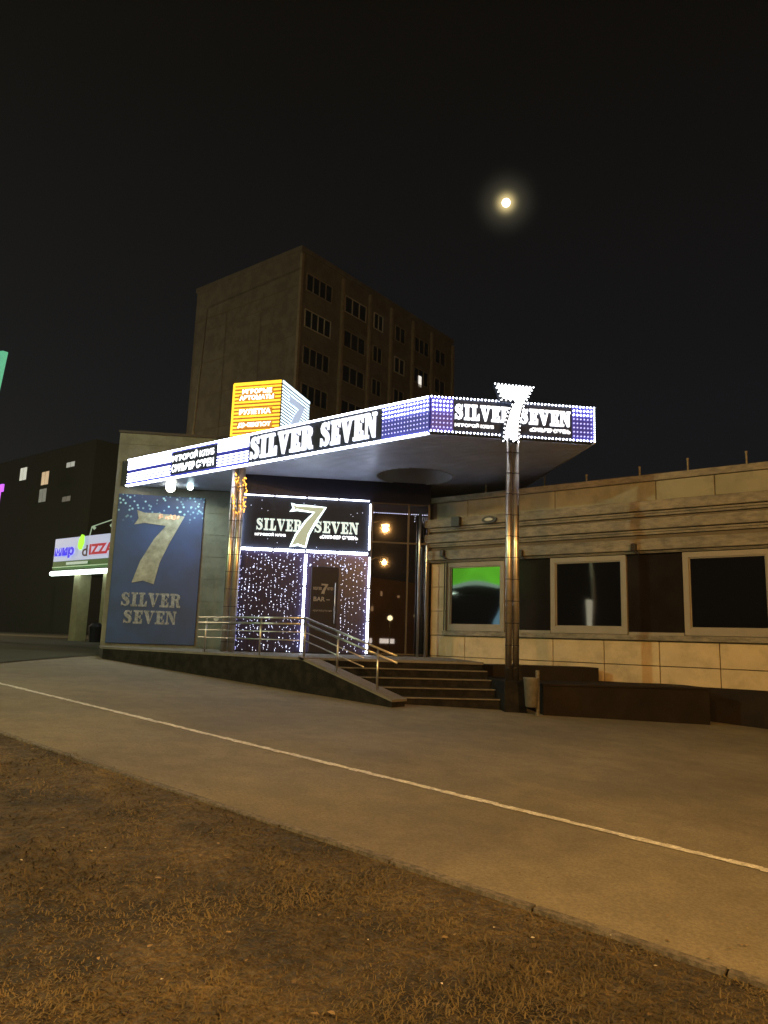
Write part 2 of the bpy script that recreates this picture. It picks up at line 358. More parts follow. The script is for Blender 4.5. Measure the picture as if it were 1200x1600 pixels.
# leaves, chips and small litter blown over the lawn and along the kerb
def scatter(name, label, n, yr, size, m, seed):
    r = np.random.default_rng(seed); mb = MB()
    for _ in range(n):
        x = -r.random()**1.3*15+.5; y = r.uniform(*yr); L = size*r.uniform(.5, 1.4); a = r.uniform(0, 6.28); z = gz(x)+(.004 if y > 4.1 else -.002 if y < 3.95 else .02)
        c_, s2 = math.cos(a), math.sin(a); pts = [(-1, 0), (-.4, .5), (.3, .45), (1, 0), (.3, -.5), (-.5, -.4)]
        mb.add([(x+(p*c_-q*s2)*L, y+(p*s2+q*c_)*L, z+.004+abs(q)*L*.8*r.random()) for p, q in pts], [(0, 1, 2, 3, 4, 5)])
    o = mb.build(name, m, recalc=False); tag(o, label, 'litter', kind='stuff')
scatter('leaf_litter', 'brown dry leaves scattered on the lawn', 420, (.3, 4.0), .016, mat('dry_leaf', (.10, .06, .025), .8, var=.6, scale=3, col2=(.26, .19, .10)), 3)
scatter('pale_litter', 'tiny pale chips scattered on the lawn', 70, (.3, 4.0), .009, mat('pale_chip', (.6, .55, .45), .5), 5)
scatter('road_leaves', 'dry leaves and grit along the kerb edge of the road', 260, (4.1, 4.7), .012, mat('dry_leaf', (.1, .06, .02)), 8)
# ------------------------------------------------------------------ club platform, stairs, cheeks
ZT = 1.17; YF = 10.45
pf = thing('entrance_platform', (-13, 11, .8), 'long dark raised platform with five stone steps before the club entrance', 'platform')
s_ = MB()
s_.slabpoly([(-16.85, YF), (-9.95, YF), (S*(.60-14.78), S*(.60+14.78)), Fr((3.94, 14.78, 0))[:2], Fr((3.94, 18.25, 0))[:2], Fr((-5.0, 20.9, 0))[:2]], .3, ZT-.05)
s_.build('body', M['granite'], pf)
s_ = MB()
s_.slabpoly([(-16.88, YF-.03), (-9.95, YF-.03), (-9.95, YF+.4), (S*(.58-14.75), S*(.58+14.75)), Fr((3.94, 14.75, 0))[:2], Fr((3.94, 18.25, 0))[:2], Fr((-5.0, 20.9, 0))[:2]], ZT-.048, ZT)
s_.build('paving', M['slab'], pf)
def gplane(p): return gz(p[0])-.25
for i in range(5):
    z1 = .39+.156*(i+1)-.002; d0 = 13.55+.3*i; d1 = 14.77
    if i == 4: continue
    a0 = lambda d: (YF+.40)/S - d
    s_ = MB(Fr); s_.slabpoly([(a0(d0), d0), (3.94, d0), (3.94, d0+.30), (a0(d0+.30), d0+.30)], .1, z1-.03)
    o = s_.build('step', M['granite'], pf)
    s_ = MB(Fr); s_.slabpoly([(a0(d0-.02), d0-.02), (3.94, d0-.02), (3.94, d0+.299), (a0(d0+.299), d0+.299)], z1-.029, z1)
    s_.build('tread', M['stepnose'], o)
    s_ = MB(Fr); s_.box(a0(d0-.026)+.02, 3.93, d0-.026, d0-.0205, z1-.018, z1+.003); s_.build('nosing', M['slab'], o)
# sloping cheek wall left of the stairs
s_ = MB()
s_.prism([(-10.1, .3), (-7.85, .25), (-7.85, .50), (-10.1, ZT-.02)], YF-.002, YF+.38)
s_.build('cheek_wall', M['granite'], pf)
s_ = MB(); s_.prism([(-10.12, ZT-.018), (-7.82, .502), (-7.82, .545), (-10.12, ZT+.03)], YF-.03, YF+.40)
s_.build('coping', M['slab'], pf)
# stair-side pedestal for the column
pd = MB(Fr); pd.bbox(3.945, 4.36, 13.28, 14.9, .15, .89, .012)
tag(pd.build('column_pedestal', M['granite']), 'dark block at the foot of the bright twin pillar beside the steps', 'pedestal')
pt = thing('planter_wall', Fr((6, 13.3, .2)), 'long low black planter box in front of the cream building', 'planter')
s_ = MB(Fr); s_.bbox(4.62, 7.82, 13.15, 14.4, .0, .83, .012); s_.build('body', M['plinth'], pt)
s_ = MB(Fr); s_.box(4.60, 7.84, 13.13, 14.42, .832, .862); s_.build('coping', M['plinth'], pt)
s_ = MB(Fr); s_.box(3.95, 6.45, 14.95, 15.7, .0, 1.12); s_.box(6.10, 6.17, 14.93, 14.95, .86, 1.08); 
tag(s_.build('planter_wall', M['plinth']), 'shorter dark block behind the long planter, against the cream wall', 'planter')

# ------------------------------------------------------------------ railing
def railing():
    t = thing('railing', (-11, 10.6, ZT), 'steel handrail running along the platform and down beside the steps', 'railing')
    y = YF+.12
    for k, (za, sl) in enumerate(((.755, 0), (.64, 0), (.48, 0), (.32, 0))):
        m = MB(); r = .021 if k < 2 else .011
        m.tube([(-13.35, y, ZT+za), (-10.12, y, ZT+za)], r)
        m.build('rail', M['rail'], t, smooth=True)
        m = MB(); x1 = -7.85 if k < 2 else -8.6
        sx = .275*(-10.12+(-x1)) ; m.tube([(-10.10, y, ZT+za), (x1, y, ZT+za-.287*(x1+10.10))], r)
        m.build('rail', M['rail'], t, smooth=True)
    for x in (-13.1, -11.36, -10.1):
        m = MB(); m.tube([(x, y, ZT), (x, y, ZT+.755)], .02); m.build('post', M['rail'], t, smooth=True)
    for x in (-9.24, -8.28):
        zb = ZT-.287*(x+10.1); m = MB(); m.tube([(x, y, zb-.05), (x, y, zb+.755)], .02); m.build('post', M['rail'], t, smooth=True)
railing()

# ------------------------------------------------------------------ club building: poster wall and entrance front
cb = thing('club_building', Fr((-1, 21, 1)), 'grey green club building with a tall poster wall and a glazed entrance', 'building')
s_ = MB(Fr); s_.box(-5.0, 4.0, 20.97, 30, .5, 7.10); s_.build('wall', M['wallgreen'], cb)
s_ = MB(Fr); s_.box(-5.03, 4.0, 20.92, 30.05, 7.102, 7.17); s_.build('coping', M['roofmetal'], cb)
s_ = MB(Fr)                                                     # cladding courses of the poster wall
for i, z in enumerate(np.arange(1.2, 7.0, .62)):
    for a0, a1 in ((-5.0, -2.9), (-2.888, -.8)):
        s_.box(a0, a1, 20.955, 20.972, z+.006, min(z+.614, 7.09))
s_.build('cladding', M['wallgreen'], cb)
s_ = MB(Fr); s_.box(-1.30, 3.48, 18.36, 20.95, ZT, 5.56); s_.build('porch', M['black'], cb)
s_ = MB(Fr)
for a0, a1 in ((-1.30, .33), (.37, 1.90)):
    s_ = MB(Fr); s_.box(a0, a1, 18.33, 18.355, ZT+.03, 3.62)
    s_.build('glass_pane', mat('curtain_glow_pane', (.018, .018, .05), .25, spec=.3), cb)  # glow of the LED curtain put into the bluish base colour
s_ = MB(Fr); s_.box(2.0, 3.40, 18.31, 18.35, ZT+.03, 5.0); s_.build('glass_pane', M['mirror'], cb)
s_ = MB(Fr)
for a in (1.965, 2.9, 3.42): s_.box(a-.02, a+.02, 18.27, 18.309, ZT+.03, 5.0)
for z in (ZT+.04, 3.98, 4.98): s_.box(1.99, 3.40, 18.28, 18.308, z-.018, z+.018)
s_.build('glazing_bar', M['ring'], cb)
dr = MB(Fr); dr.bbox(.50, 1.18, 18.27, 18.325, ZT+.02, 3.30, .008); dr = dr.build('door', M['black'], cb)
s_ = MB(Fr); s_.tube([(1.10, 18.20, 1.9), (1.10, 18.20, 2.9)], .015); s_.tube([(1.10, 18.20, 1.95), (1.10, 18.27, 1.95)], .01); s_.tube([(1.10, 18.20, 2.85), (1.10, 18.27, 2.85)], .01); s_.build('handle', M['rail'], dr, smooth=True)
dl = mat('door_lettering', (.25, .25, .28), .6)
s_ = MB(Fr); ngon_prism(s_, seven_poly(.75, .93, 2.62, 2.88), 18.262, 18.269, Fr)
word(s_, 'SILVER', .56, .77, 2.72, 2.79, 18.27, .004, Fr); word(s_, 'SEVEN', .90, 1.06, 2.72, 2.79, 18.27, .004, Fr)
text_into(s_, 'BAR –', .58, .98, 2.44, 2.55, 18.27, .003, Fr); text_into(s_, 'круглосуточно', .58, 1.04, 2.18, 2.23, 18.27, .003, Fr, 0)
s_.build('lettering', dl, dr)
# downpipes between the entrance glass and the cream building
for k, (a, d, w_) in enumerate(((3.17, 18.15, .035), (3.33, 18.0, .03))):
    s_ = MB(Fr); s_.tube([(a, d, ZT), (a, d, 3.9+k*.0), (a, d+.02, 4.75-.8*k)], w_)
    tag(s_.build('downpipe', M['rail'], smooth=True), ['thick grey pipe standing before the reflecting glass', 'thinner pale pipe right against the corner of the cream building'][k], 'pipe', 'pipes beside the entrance glass')

# ------------------------------------------------------------------ poster with its dotted blue head
def poster_mat():
    m = bpy.data.materials.new('poster_print'); m.use_nodes = True; t = m.node_tree; b = t.nodes['Principled BSDF']; b.inputs['Roughness'].default_value = .45
    c = t.nodes.new('ShaderNodeTexCoord'); sp = t.nodes.new('ShaderNodeSeparateXYZ'); t.links.new(c.outputs['Object'], sp.inputs[0])
    nz = t.nodes.new('ShaderNodeTexNoise'); nz.inputs['Scale'].default_value = 1.3; nz.inputs['Detail'].default_value = 5; t.links.new(c.outputs['Object'], nz.inputs[0])
    r1 = t.nodes.new('ShaderNodeValToRGB'); t.links.new(nz.outputs[0], r1.inputs[0])
    r1.color_ramp.elements[0].position = .3; r1.color_ramp.elements[0].color = (.012, .042, .12, 1); r1.color_ramp.elements[1].position = .7; r1.color_ramp.elements[1].color = (.018, .062, .22, 1)
    vo = t.nodes.new('ShaderNodeTexVoronoi'); vo.inputs['Scale'].default_value = 9; t.links.new(c.outputs['Object'], vo.inputs[0])
    r2 = t.nodes.new('ShaderNodeValToRGB'); t.links.new(vo.outputs['Distance'], r2.inputs[0])
    r2.color_ramp.elements[0].position = .18; r2.color_ramp.elements[0].color = (1, 1, 1, 1); r2.color_ramp.elements[1].position = .34; r2.color_ramp.elements[1].color = (0, 0, 0, 1)
    hz = t.nodes.new('ShaderNodeMapRange'); hz.inputs['From Min'].default_value = 3.3; hz.inputs['From Max'].default_value = 3.8; t.links.new(sp.outputs['Z'], hz.inputs[0])
    n3 = t.nodes.new('ShaderNodeTexNoise'); n3.inputs['Scale'].default_value = 2.4; t.links.new(c.outputs['Object'], n3.inputs[0])
    r3 = t.nodes.new('ShaderNodeMapRange'); r3.inputs['From Min'].default_value = .3; r3.inputs['From Max'].default_value = .5; t.links.new(n3.outputs[0], r3.inputs[0])
    mu = t.nodes.new('ShaderNodeMath'); mu.operation = 'MULTIPLY'; t.links.new(r2.outputs[0], mu.inputs[0]); t.links.new(hz.outputs[0], mu.inputs[1])
    mu2 = t.nodes.new('ShaderNodeMath'); mu2.operation = 'MULTIPLY'; t.links.new(mu.outputs[0], mu2.inputs[0]); t.links.new(r3.outputs[0], mu2.inputs[1])
    mix = t.nodes.new('ShaderNodeMixRGB'); t.links.new(mu2.outputs[0], mix.inputs[0]); t.links.new(r1.outputs[0], mix.inputs[1]); mix.inputs[2].default_value = (.35, .75, 1, 1)
    t.links.new(mix.outputs[0], b.inputs['Base Color']); return m
ps = thing('poster', Fr((-3.7, 20.93, 1.24)), 'tall dark blue poster with a big pale 7 on the grey green wall', 'poster')
s_ = MB(Fr); s_.bbox(-4.87, -2.52, 20.90, 20.95, 1.24, 5.34, .01); s_.build('panel', poster_mat(), ps)
seven_m = mat('poster_seven', (.19, .22, .19), .6, var=.3, scale=5, col2=(.26, .29, .26))
s_ = MB(Fr); ngon_prism(s_, seven_poly(-4.38, -3.04, 2.86, 4.90), 20.885, 20.899, Fr); s_.build('numeral', seven_m, ps)
flm = mat('poster_flowers', (.6, .18, .06), .6, var=.5, scale=20, col2=(.7, .5, .4))
s_ = MB(Fr)
for i in range(26):
    a, z = random.uniform(-3.72, -3.2), random.uniform(4.66, 4.80); r_ = random.uniform(.02, .05)
    s_.prism([(a+r_*math.cos(t)*random.uniform(.6, 1.1), z+r_*math.sin(t)*random.uniform(.6, 1.1)) for t in np.arange(0, 6.28, .9)], 20.879-.0004*i, 20.884, Fr)
s_.build('flower_print', flm, ps)
plm = mat('poster_lettering', (.22, .26, .31), .7, var=.6, scale=14)
s_ = MB(Fr); word(s_, 'SILVER', -4.55, -2.97, 2.24, 2.62, 20.9, .012, Fr); s_.build('lettering', plm, ps); s_ = MB(Fr); word(s_, 'SEVEN', -4.45, -3.05, 1.78, 2.14, 20.9, .012, Fr); s_.build('lettering', plm, ps)
# flood lights over the poster
for k, (a, z, c, wt) in enumerate(((-3.38, 5.46, (1., .95, .75), 170), (-2.86, 5.50, (.78, 1., .95), 110))):
    t = thing('floodlight', Fr((a, 20.3, z)), ['bright warm white floodlight above the poster', 'smaller cool white floodlight right of the warm one above the poster'][k], 'floodlight', 'floodlights over the poster')
    s_ = MB(Fr); s_.tube([(a+.06, 20.95, z+.05), (a+.03, 20.5, z+.02)], .014); s_.build('arm', M['ring'], t)
    s_ = MB(Fr); s_.bbox(a-.09, a+.09, 20.3, 20.44, z-.07, z+.07, .012); s_.build('housing', M['ring'], t)
    s_ = MB(Fr); q = .12-.045*k; s_.tube([(a, 20.21, z), (a, 20.25, z), (a, 20.297, z)], q, 18); s_.build('lens', emat('flood_lens_%s' % 'ab'[k], c, 22 if k == 0 else 12, 0), t)
    lo = lamp_light('floodlight_beam', Fr((a, 20.18, z-.05)), c, wt, .05, 'SPOT', Fr((a-.2, 20.9, 3.2)), R(150), .8)
    lo.parent = t; lo.location = Vector(lo.location)-Vector(t.location)
# pale disc on the wall
s_ = MB(Fr); s_.tube([(-1.98, 20.94, 1.98), (-1.98, 20.90, 1.98)], .07, 14); tag(s_.build('wall_disc', mat('pale_disc', (.6, .62, .58), .5)), 'small pale round disc fixed low on the grey green wall', 'fitting')

# ------------------------------------------------------------------ entrance LED dressing
def tube_thing(label, a0, z0, a1, z1, m, r=.022, d=18.27, seg=None):
    t = MB(Fr); L = math.hypot(a1-a0, z1-z0); n = seg or max(1, int(L/.75)); 
    for i in range(n):
        u, v = (i+.03)/n, (i+.97)/n
        t.tube([(a0+(a1-a0)*u, d, z0+(z1-z0)*u), (a0+(a1-a0)*v, d, z0+(z1-z0)*v)], r*random.uniform(.75, 1.1), 8)
    return tag(t.build('led_tube', m), label, 'led tube', 'LED tubes framing the entrance')
tube_thing('white LED tube along the top of the entrance sign', -1.30, 5.01, 1.90, 5.01, M['ledsoft'], .016)
tube_thing('white LED tube down the left side of the entrance sign', -1.29, 3.70, -1.29, 4.98, M['led'], .026)
tube_thing('white LED tube down the right side of the entrance sign', 1.91, 3.72, 1.91, 4.97, M['led'], .022)
tube_thing('bright white LED tube between the entrance sign and the doors', -1.26, 3.66, 1.90, 3.66, M['led'], .03)
tube_thing('white LED tube between the left glass and the door', .34, ZT+.02, .34, 3.60, M['led'], .03)
tube_thing('white LED tube down the right edge of the door glass', 1.93, ZT+.02, 1.93, 3.60, M['led'], .024)
es_ = thing('entrance_sign', Fr((.3, 18.3, 3.7)), 'dark square sign with outlined 7 above the entrance doors', 'sign')
s_ = MB(Fr); s_.box(-1.28, 1.90, 18.30, 18.358, 3.69, 4.99); s_.build('board', M['signdark'], es_)
s_ = MB(Fr); ngon_prism(s_, seven_poly(-.12, .80, 3.74, 4.86, -.0), 18.27, 18.299, Fr); s_.build('numeral_outline', emat('outline_glow', (.80, .95, .95), 2.6, .1), es_)
s_ = MB(Fr); ngon_prism(s_, seven_poly(-.12, .80, 3.74, 4.86, -.05), 18.25, 18.269, Fr)
s_.build('numeral', mat('numeral_face', (.3, .36, .28), .5, emis=(.45, .55, .42), es=.55), es_)
s_ = MB(Fr); word(s_, 'SILVER', -.92, .20, 4.14, 4.44, 18.3, .02, Fr); s_.build('lettering', MATS['sign_letter_glow'] if 'sign_letter_glow' in MATS else emat('sign_letter_glow', (.62, .78, .76), .95, .25, 60), es_); s_ = MB(Fr); word(s_, 'SEVEN', .52, 1.62, 4.14, 4.44, 18.3, .02, Fr)
s_.build('lettering', MATS['sign_letter_glow'], es_)
s_ = MB(Fr); text_into(s_, 'ИГРОВОЙ КЛУБ', -.94, -.18, 4.0, 4.08, 18.3, .02, Fr, .03); s_.build('lettering', M['letterhot'], es_); s_ = MB(Fr); text_into(s_, '«СИЛЬВЕР СЭВЕН»', .66, 1.62, 4.0, 4.09, 18.3, .02, Fr, .03)
s_.build('lettering', M['letterhot'], es_)
st = []
for i in range(16): st.append((random.uniform(-1.15, 1.8), 18.29, random.choice((random.uniform(4.55, 4.9), random.uniform(3.75, 3.95)))))
s_ = MB(Fr); s_.dots(st, .011); s_.build('star_lights', M['ledcurtain'], es_)['kind'] = 'stuff'
def curtain(label, regs, n, extra=None):
    t = thing('light_curtain', Fr((regs[0][0], 18.24, 3.6)), label, 'light curtain', 'LED light curtains on the entrance glass')
    p = []; 
    for a0, a1, z0, z1, k in regs:
        cols = max(3, int((a1-a0)/.085)); 
        for i in range(k):
            c = random.randrange(cols); p.append((a0+(c+.5)*(a1-a0)/cols+random.gauss(0, .012), 18.235+random.uniform(-.02, .02), random.uniform(z0, z1)))
    s_ = MB(Fr); s_.dots(p, .0125); s_.dots(random.sample(p, len(p)//14), .02); s_.build('bulbs', M['ledcurtain'], t)['kind'] = 'stuff'
    s_ = MB(Fr)
    for a0, a1, z0, z1, k in regs:
        cols = max(3, int((a1-a0)/.085))
        for c in range(cols): s_.tube([(a0+(c+.5)*(a1-a0)/cols, 18.24, z0), (a0+(c+.5)*(a1-a0)/cols, 18.24, z1)], .0018, 4)
    s_.build('wires', M['ring'], t)['kind'] = 'stuff'
curtain('dense curtain of small white lights over the left entrance glass', [(-1.22, .28, 1.2, 3.6, 480)], 0)
curtain('sparser curtain of small lights over the right door glass', [(1.22, 1.88, 1.2, 3.35, 150), (.42, 1.88, 3.3, 3.6, 75)], 0)
s_ = MB(Fr); p = [(random.uniform(-1.34, -1.22), 18.20+random.uniform(-.03, .03), z) for z in np.arange(1.2, 3.62, .012)]
s_.dots(p, .013); tag(s_.build('light_garland', M['ledblue']), 'dense blue white light garland down the left edge of the entrance glass', 'light garland')
# string of lights down the wall by the left pillar
s_ = MB(Fr); s_.dots([(-1.79+.01*math.sin(z*40), 20.90, z) for z in np.arange(1.4, 5.4, .045)], .019)
tag(s_.build('light_garland', emat('cool_bulb', (.62, .78, .85), 1.5, .3, 4)), 'thin vertical string of cool lights on the wall left of the pillar', 'light garland')

# ------------------------------------------------------------------ pillars
def pillar(base, zt, label, group, gap=.13, r=.062, dirx=(S, S)):
    t = thing('pillar', base, label, 'pillar', group)
    for k in (-1, 1):
        x, y = base[0]+dirx[0]*gap/2*k*1.06, base[1]+dirx[1]*gap/2*k*1.06
        s_ = MB(); s_.tube([(x, y, base[2]), (x, y, zt)], r, 20); o = s_.build('tube', M['steel'], t, smooth=True)
        s_ = MB()
        for z in np.arange(base[2]+.22, zt-.1, .41): s_.tube([(x, y, z), (x, y, z+.012)], r+.004, 20)
        s_.build('band', M['ring'], o, smooth=True)
    return t
pillar((*Fr((4.15, 13.5, 0))[:2], .888), 5.5, 'twin polished tube pillar on the dark block by the steps', 'twin tube pillars under the canopy')
lp_ = pillar((-13.58, 11.62, ZT-.003), 5.56, 'twin tube pillar on the platform wound with amber lights at its top', 'twin tube pillars under the canopy', .16, .077)
s_ = MB(); p = []
for z in np.arange(4.45, 5.4, .011):
    t = random.uniform(0, 6.28); p.append((-13.46+.14*math.cos(t)+random.gauss(0, .03), 11.58+.14*math.sin(t), z))
s_.dots(p, .022); tag(s_.build('light_garland', M['amber']), 'cluster of amber bulbs wound round the top of the left pillar', 'light garland')

# ------------------------------------------------------------------ canopy
ZC0, ZC1 = 5.56, 6.26
cn = thing('canopy', (-10, 14, ZC0), 'large flat canopy with a round opening over the club entrance', 'canopy')
K = (-7.80, 11.42); Rr = Fr((5.85, 13.60, 0))[:2]; Bk = Fr((5.85, 20.9, 0))[:2]; Lb = Fr((-4.85, 20.9, 0))[:2]
outer = [(-17.95, 11.42), K, Rr, Bk, Lb]
HC = (-10.35, 14.45); HR = .93; hole = [(HC[0]+HR*math.cos(t), HC[1]+HR*math.sin(t)) for t in np.linspace(0, 2*math.pi, 49)[:-1]]
from mathutils.geometry import tessellate_polygon
def holed(z, flip=False):
    pts = outer+hole; tr = tessellate_polygon([[Vector((*p, 0)) for p in outer], [Vector((*p, 0)) for p in hole[::-1]]])
    order = outer+hole[::-1]; return [(p[0], p[1], z) for p in order], [tuple(t) for t in tr]
vs_, fs_ = holed(ZC0)
s_ = MB(); s_.add(vs_, fs_)
# slats: thin ribs running parallel to the entrance front, clipped by hand to the canopy outline
def clip_len(d):
    a_lo, a_hi = -99, 5.84
    aK = (11.43/S)-d                                            # Y >= 11.43
    a_lo = max(a_lo, aK) if d < 20.9 else a_lo
    return max(a_lo, -4.8), a_hi
rb = MB(Fr); hc = (S*(HC[0]+HC[1]), S*(HC[1]-HC[0]))
for d in np.arange(13.75, 20.8, .12):
    a0, a1 = clip_len(d); segs = [(a0, a1)]
    if abs(d-hc[1]) < HR+.02:
        h = math.sqrt(max(0, (HR+.02)**2-(d-hc[1])**2)); segs = [(a0, hc[0]-h), (hc[0]+h, a1)]
    for u, v in segs:
        if v-u > .1: rb.box(u, v, d, d+.085, ZC0-.012, ZC0-.0005)
s_.build('soffit', M['roofmetal'], cn); rb.build('soffit_slats', M['soffit'], cn)
s_ = MB(); n = len(hole)
s_.add([(x, y, ZC0-.02) for x, y in hole]+[(x, y, ZC1) for x, y in hole]+[(HC[0]+(x-HC[0])*1.025, HC[1]+(y-HC[1])*1.025, ZC0-.02) for x, y in hole],
       [(i, (i+1) % n, (i+1) % n+n, i+n) for i in range(n)]+[(i, i+2*n, (i+1) % n+2*n, (i+1) % n) for i in range(n)])
s_.build('opening_ring', mat('ring_metal', (.4, .42, .45), .4, metal=.3), cn)
vs_, fs_ = holed(ZC1-.01); s_ = MB(); s_.add(vs_, fs_); s_.build('roof', M['roofmetal'], cn)
s_ = MB(); s_.add([(*K, ZC0), (*Rr, ZC0), (*Bk, ZC0), (*Lb, ZC0), (-17.95, 11.42, ZC0), (*K, ZC1), (*Rr, ZC1), (*Bk, ZC1), (*Lb, ZC1), (-17.95, 11.42, ZC1)],
   [(0, 1, 6, 5), (1, 2, 7, 6), (2, 3, 8, 7), (3, 4, 9, 8), (4, 0, 5, 9)]); s_.build('fascia', M['roofmetal'], cn)
s_ = MB(); s_.tube([(*Fr((5.87, 13.6, ZC0+.01))[:2], ZC0), (*Fr((5.87, 20.9, 0))[:2], ZC0)], .02, 6); s_.build('edge_trim', M['rail'], cn)

# ---- left fascia sign, in the plane Y = 11.4 (x to the right, depth into the canopy)
def Lx(p): return (p[0], 11.40+p[1], p[2])
fl = thing('fascia_sign', (-12.9, 11.4, ZC0), 'long canopy sign reading SILVER SEVEN on the edge running to the left', 'sign', 'lit signs on the canopy edges')
s_ = MB(Lx); s_.box(-17.95, -12.98, -.03, .018, ZC0+.01, ZC1+.01); s_.build('board', M['signbloom'], fl); s_ = MB(Lx); s_.box(-9.0, -7.83, -.03, .018, ZC0+.01, ZC1+.01); s_.build('board', M['signbloom'], fl)
s_ = MB(Lx); s_.box(-12.978, -9.002, -.028, .018, ZC0+.01, ZC1+.01); s_.build('board', M['signdark'], fl)
s_ = MB(Lx)
s_.box(-17.95, -7.86, -.05, -.031, ZC1-.02, ZC1+.02); s_.build('led_strip', M['ledsoft'], fl); s_ = MB(Lx); s_.box(-17.95, -7.86, -.05, .02, ZC0-.045, ZC0-.013); s_.build('led_strip', M['ledsoft'], fl)
s_ = MB(Lx)
for zz in (ZC1, ZC0-.025): s_.dots([(x, -.055, zz) for x in np.arange(-17.94, -7.84, .06)], .019)
s_.build('led_dots', M['led'], fl)
rows = [ZC0+.075+.073*i for i in range(9)]; rows2 = [ZC0+.095+.087*i for i in range(7)]
sb = MB(Lx)
for i, z in enumerate(rows):
    if i == 4: continue
    hh = .028 if i >= 5 else .014
    for x0, x1 in ((-17.93, -16.0), (-14.12, -13.0)):
        s_ = MB(Lx); s_.box(x0, x1, -.045, -.031, z-hh, z+hh); s_.build('led_strip', M['ledsoft'], fl)
for i, z in enumerate(rows2):
    if i < 4: sb.dots([(x, -.045, z) for x in np.arange(-8.96, -7.86, .078)], .019)
so = MB(Lx)
for i, z in enumerate(rows2):
    if i >= 4: so.dots([(x, -.047, z) for x in np.arange(-8.96, -7.86, .078)], .022)
so.build('led_dots', M['led'], fl); sb.build('led_dots', M['ledblue'], fl)
s_ = MB(Lx); word(s_, 'SILVER', -12.90, -10.90, 5.63, 6.17, -.03, .05, Lx, .09); s_.build('lettering', M['letter'], fl); s_ = MB(Lx); word(s_, 'SEVEN', -10.66, -9.12, 5.63, 6.17, -.03, .05, Lx, .09)
s_.build('lettering', M['letter'], fl)
s_ = MB(Lx); s_.box(-15.95, -14.16, -.034, -.0305, 5.62, 6.2); s_.build('backing', M['signdark'], fl)
s_ = MB(Lx); text_into(s_, 'ИГРОВОЙ КЛУБ', -15.9, -14.22, 5.94, 6.15, -.034, .03, Lx, .05); s_.build('lettering', M['letterhot'], fl); s_ = MB(Lx); text_into(s_, 'СИЛЬВЕР СЭВЕН', -15.9, -14.22, 5.66, 5.87, -.034, .03, Lx, .05)
s_.build('lettering', M['letterhot'], fl)

rows2 = [ZC0+.095+.087*i for i in range(7)]
# ---- right fascia sign, plane d = 13.55
def Rx(p): return Fr((p[0], 13.55+p[1], p[2]))
fr_ = thing('fascia_sign', Fr((4.2, 13.55, ZC0)), 'canopy sign reading SILVER SEVEN on the edge crossed by the bright 7', 'sign', 'lit signs on the canopy edges')
s_ = MB(Rx); s_.box(2.53, 2.975, 0, .045, ZC0+.01, ZC1+.01); s_.build('board', M['signbloom'], fr_); s_ = MB(Rx); s_.box(5.385, 5.85, 0, .045, ZC0+.01, ZC1+.01); s_.build('board', M['signbloom'], fr_)
s_ = MB(Rx); s_.box(2.977, 5.383, .002, .045, ZC0+.01, ZC1+.01); s_.build('board', M['signdark'], fr_)
s_ = MB(Rx)
for zz in (ZC1, ZC0+.01): s_.dots([(a, -.015, zz) for a in np.arange(2.53, 5.86, .072)], .021)
s_.dots([(5.845, -.015, z) for z in np.arange(ZC0+.05, ZC1, .05)], .015)
for z in rows2[4:]: s_.dots([(a, -.012, z) for a in list(np.arange(2.57, 2.97, .072))], .021)
for z in rows2[5:]: s_.dots([(a, -.012, z) for a in list(np.arange(5.42, 5.82, .072))], .021)
s_.build('led_dots', M['led'], fr_)
s_ = MB(Rx)
for z in rows2[:4]: s_.dots([(a, -.012, z) for a in list(np.arange(2.57, 2.97, .072))], .021)
for z in rows2[:5]: s_.dots([(a, -.012, z) for a in list(np.arange(5.42, 5.82, .072))], .021)
s_.build('led_dots', M['ledblue'], fr_)
s_ = MB(Rx); word(s_, 'SILVER', 3.0, 4.12, 5.83, 6.14, 0, .04, Rx, .09); word(s_, 'SEVEN', 4.30, 5.34, 5.83, 6.14, 0, .04, Rx, .09)
s_.build('lettering', M['letterhot'], fr_); s_ = MB(Rx); text_into(s_, 'ИГРОВОЙ КЛУБ', 3.0, 3.78, 5.68, 5.765, 0, .03, Rx, .05); s_.build('lettering', M['letterhot'], fr_); s_ = MB(Rx); text_into(s_, '«СИЛЬВЕР СЭВЕН»', 4.5, 5.34, 5.68, 5.765, 0, .03, Rx, .05)
s_.build('lettering', M['letterhot'], fr_)
# ---- the 7 in front of the fascia, on the pillar
sv = thing('numeral_sign', Fr((4.12, 13.3, 5.37)), 'blazing white 7 of light bulbs in front of the canopy corner sign', 'sign')
S7 = [(3.73, 6.52), (4.50, 6.50), (4.30, 6.10), (4.235, 5.78), (4.20, 5.38), (4.14, 5.42), (4.10, 5.39), (4.05, 5.43), (3.90, 5.38), (3.93, 5.72), (4.02, 6.04), (4.13, 6.20), (3.86, 6.20)]
def inset(poly, g):
    P = [Vector(p) for p in poly]; out = []
    for i in range(len(P)):
        d1 = (P[i]-P[i-1]).normalized(); d2 = (P[(i+1) % len(P)]-P[i]).normalized(); m = Vector((-(d1.y+d2.y), d1.x+d2.x)).normalized(); out.append(tuple(P[i]-m*g))
    return out
s_ = MB(Fr); ngon_prism(s_, S7, 13.28, 13.42, Fr); s_.build('box', M['signdark'], sv)
S7i = inset(S7, .038)
s_ = MB(Fr); ngon_prism(s_, S7i, 13.27, 13.279, Fr); s_.build('face', mat('numeral_face_lit', (.7, .72, .75), .5, emis=(.9, .95, 1), es=2.2), sv)
def inside(p, poly):
    c = False; j = len(poly)-1
    for i in range(len(poly)):
        if (poly[i][1] > p[1]) != (poly[j][1] > p[1]) and p[0] < (poly[j][0]-poly[i][0])*(p[1]-poly[i][1])/(poly[j][1]-poly[i][1])+poly[i][0]: c = not c
        j = i
    return c
s_ = MB(Fr); p = []
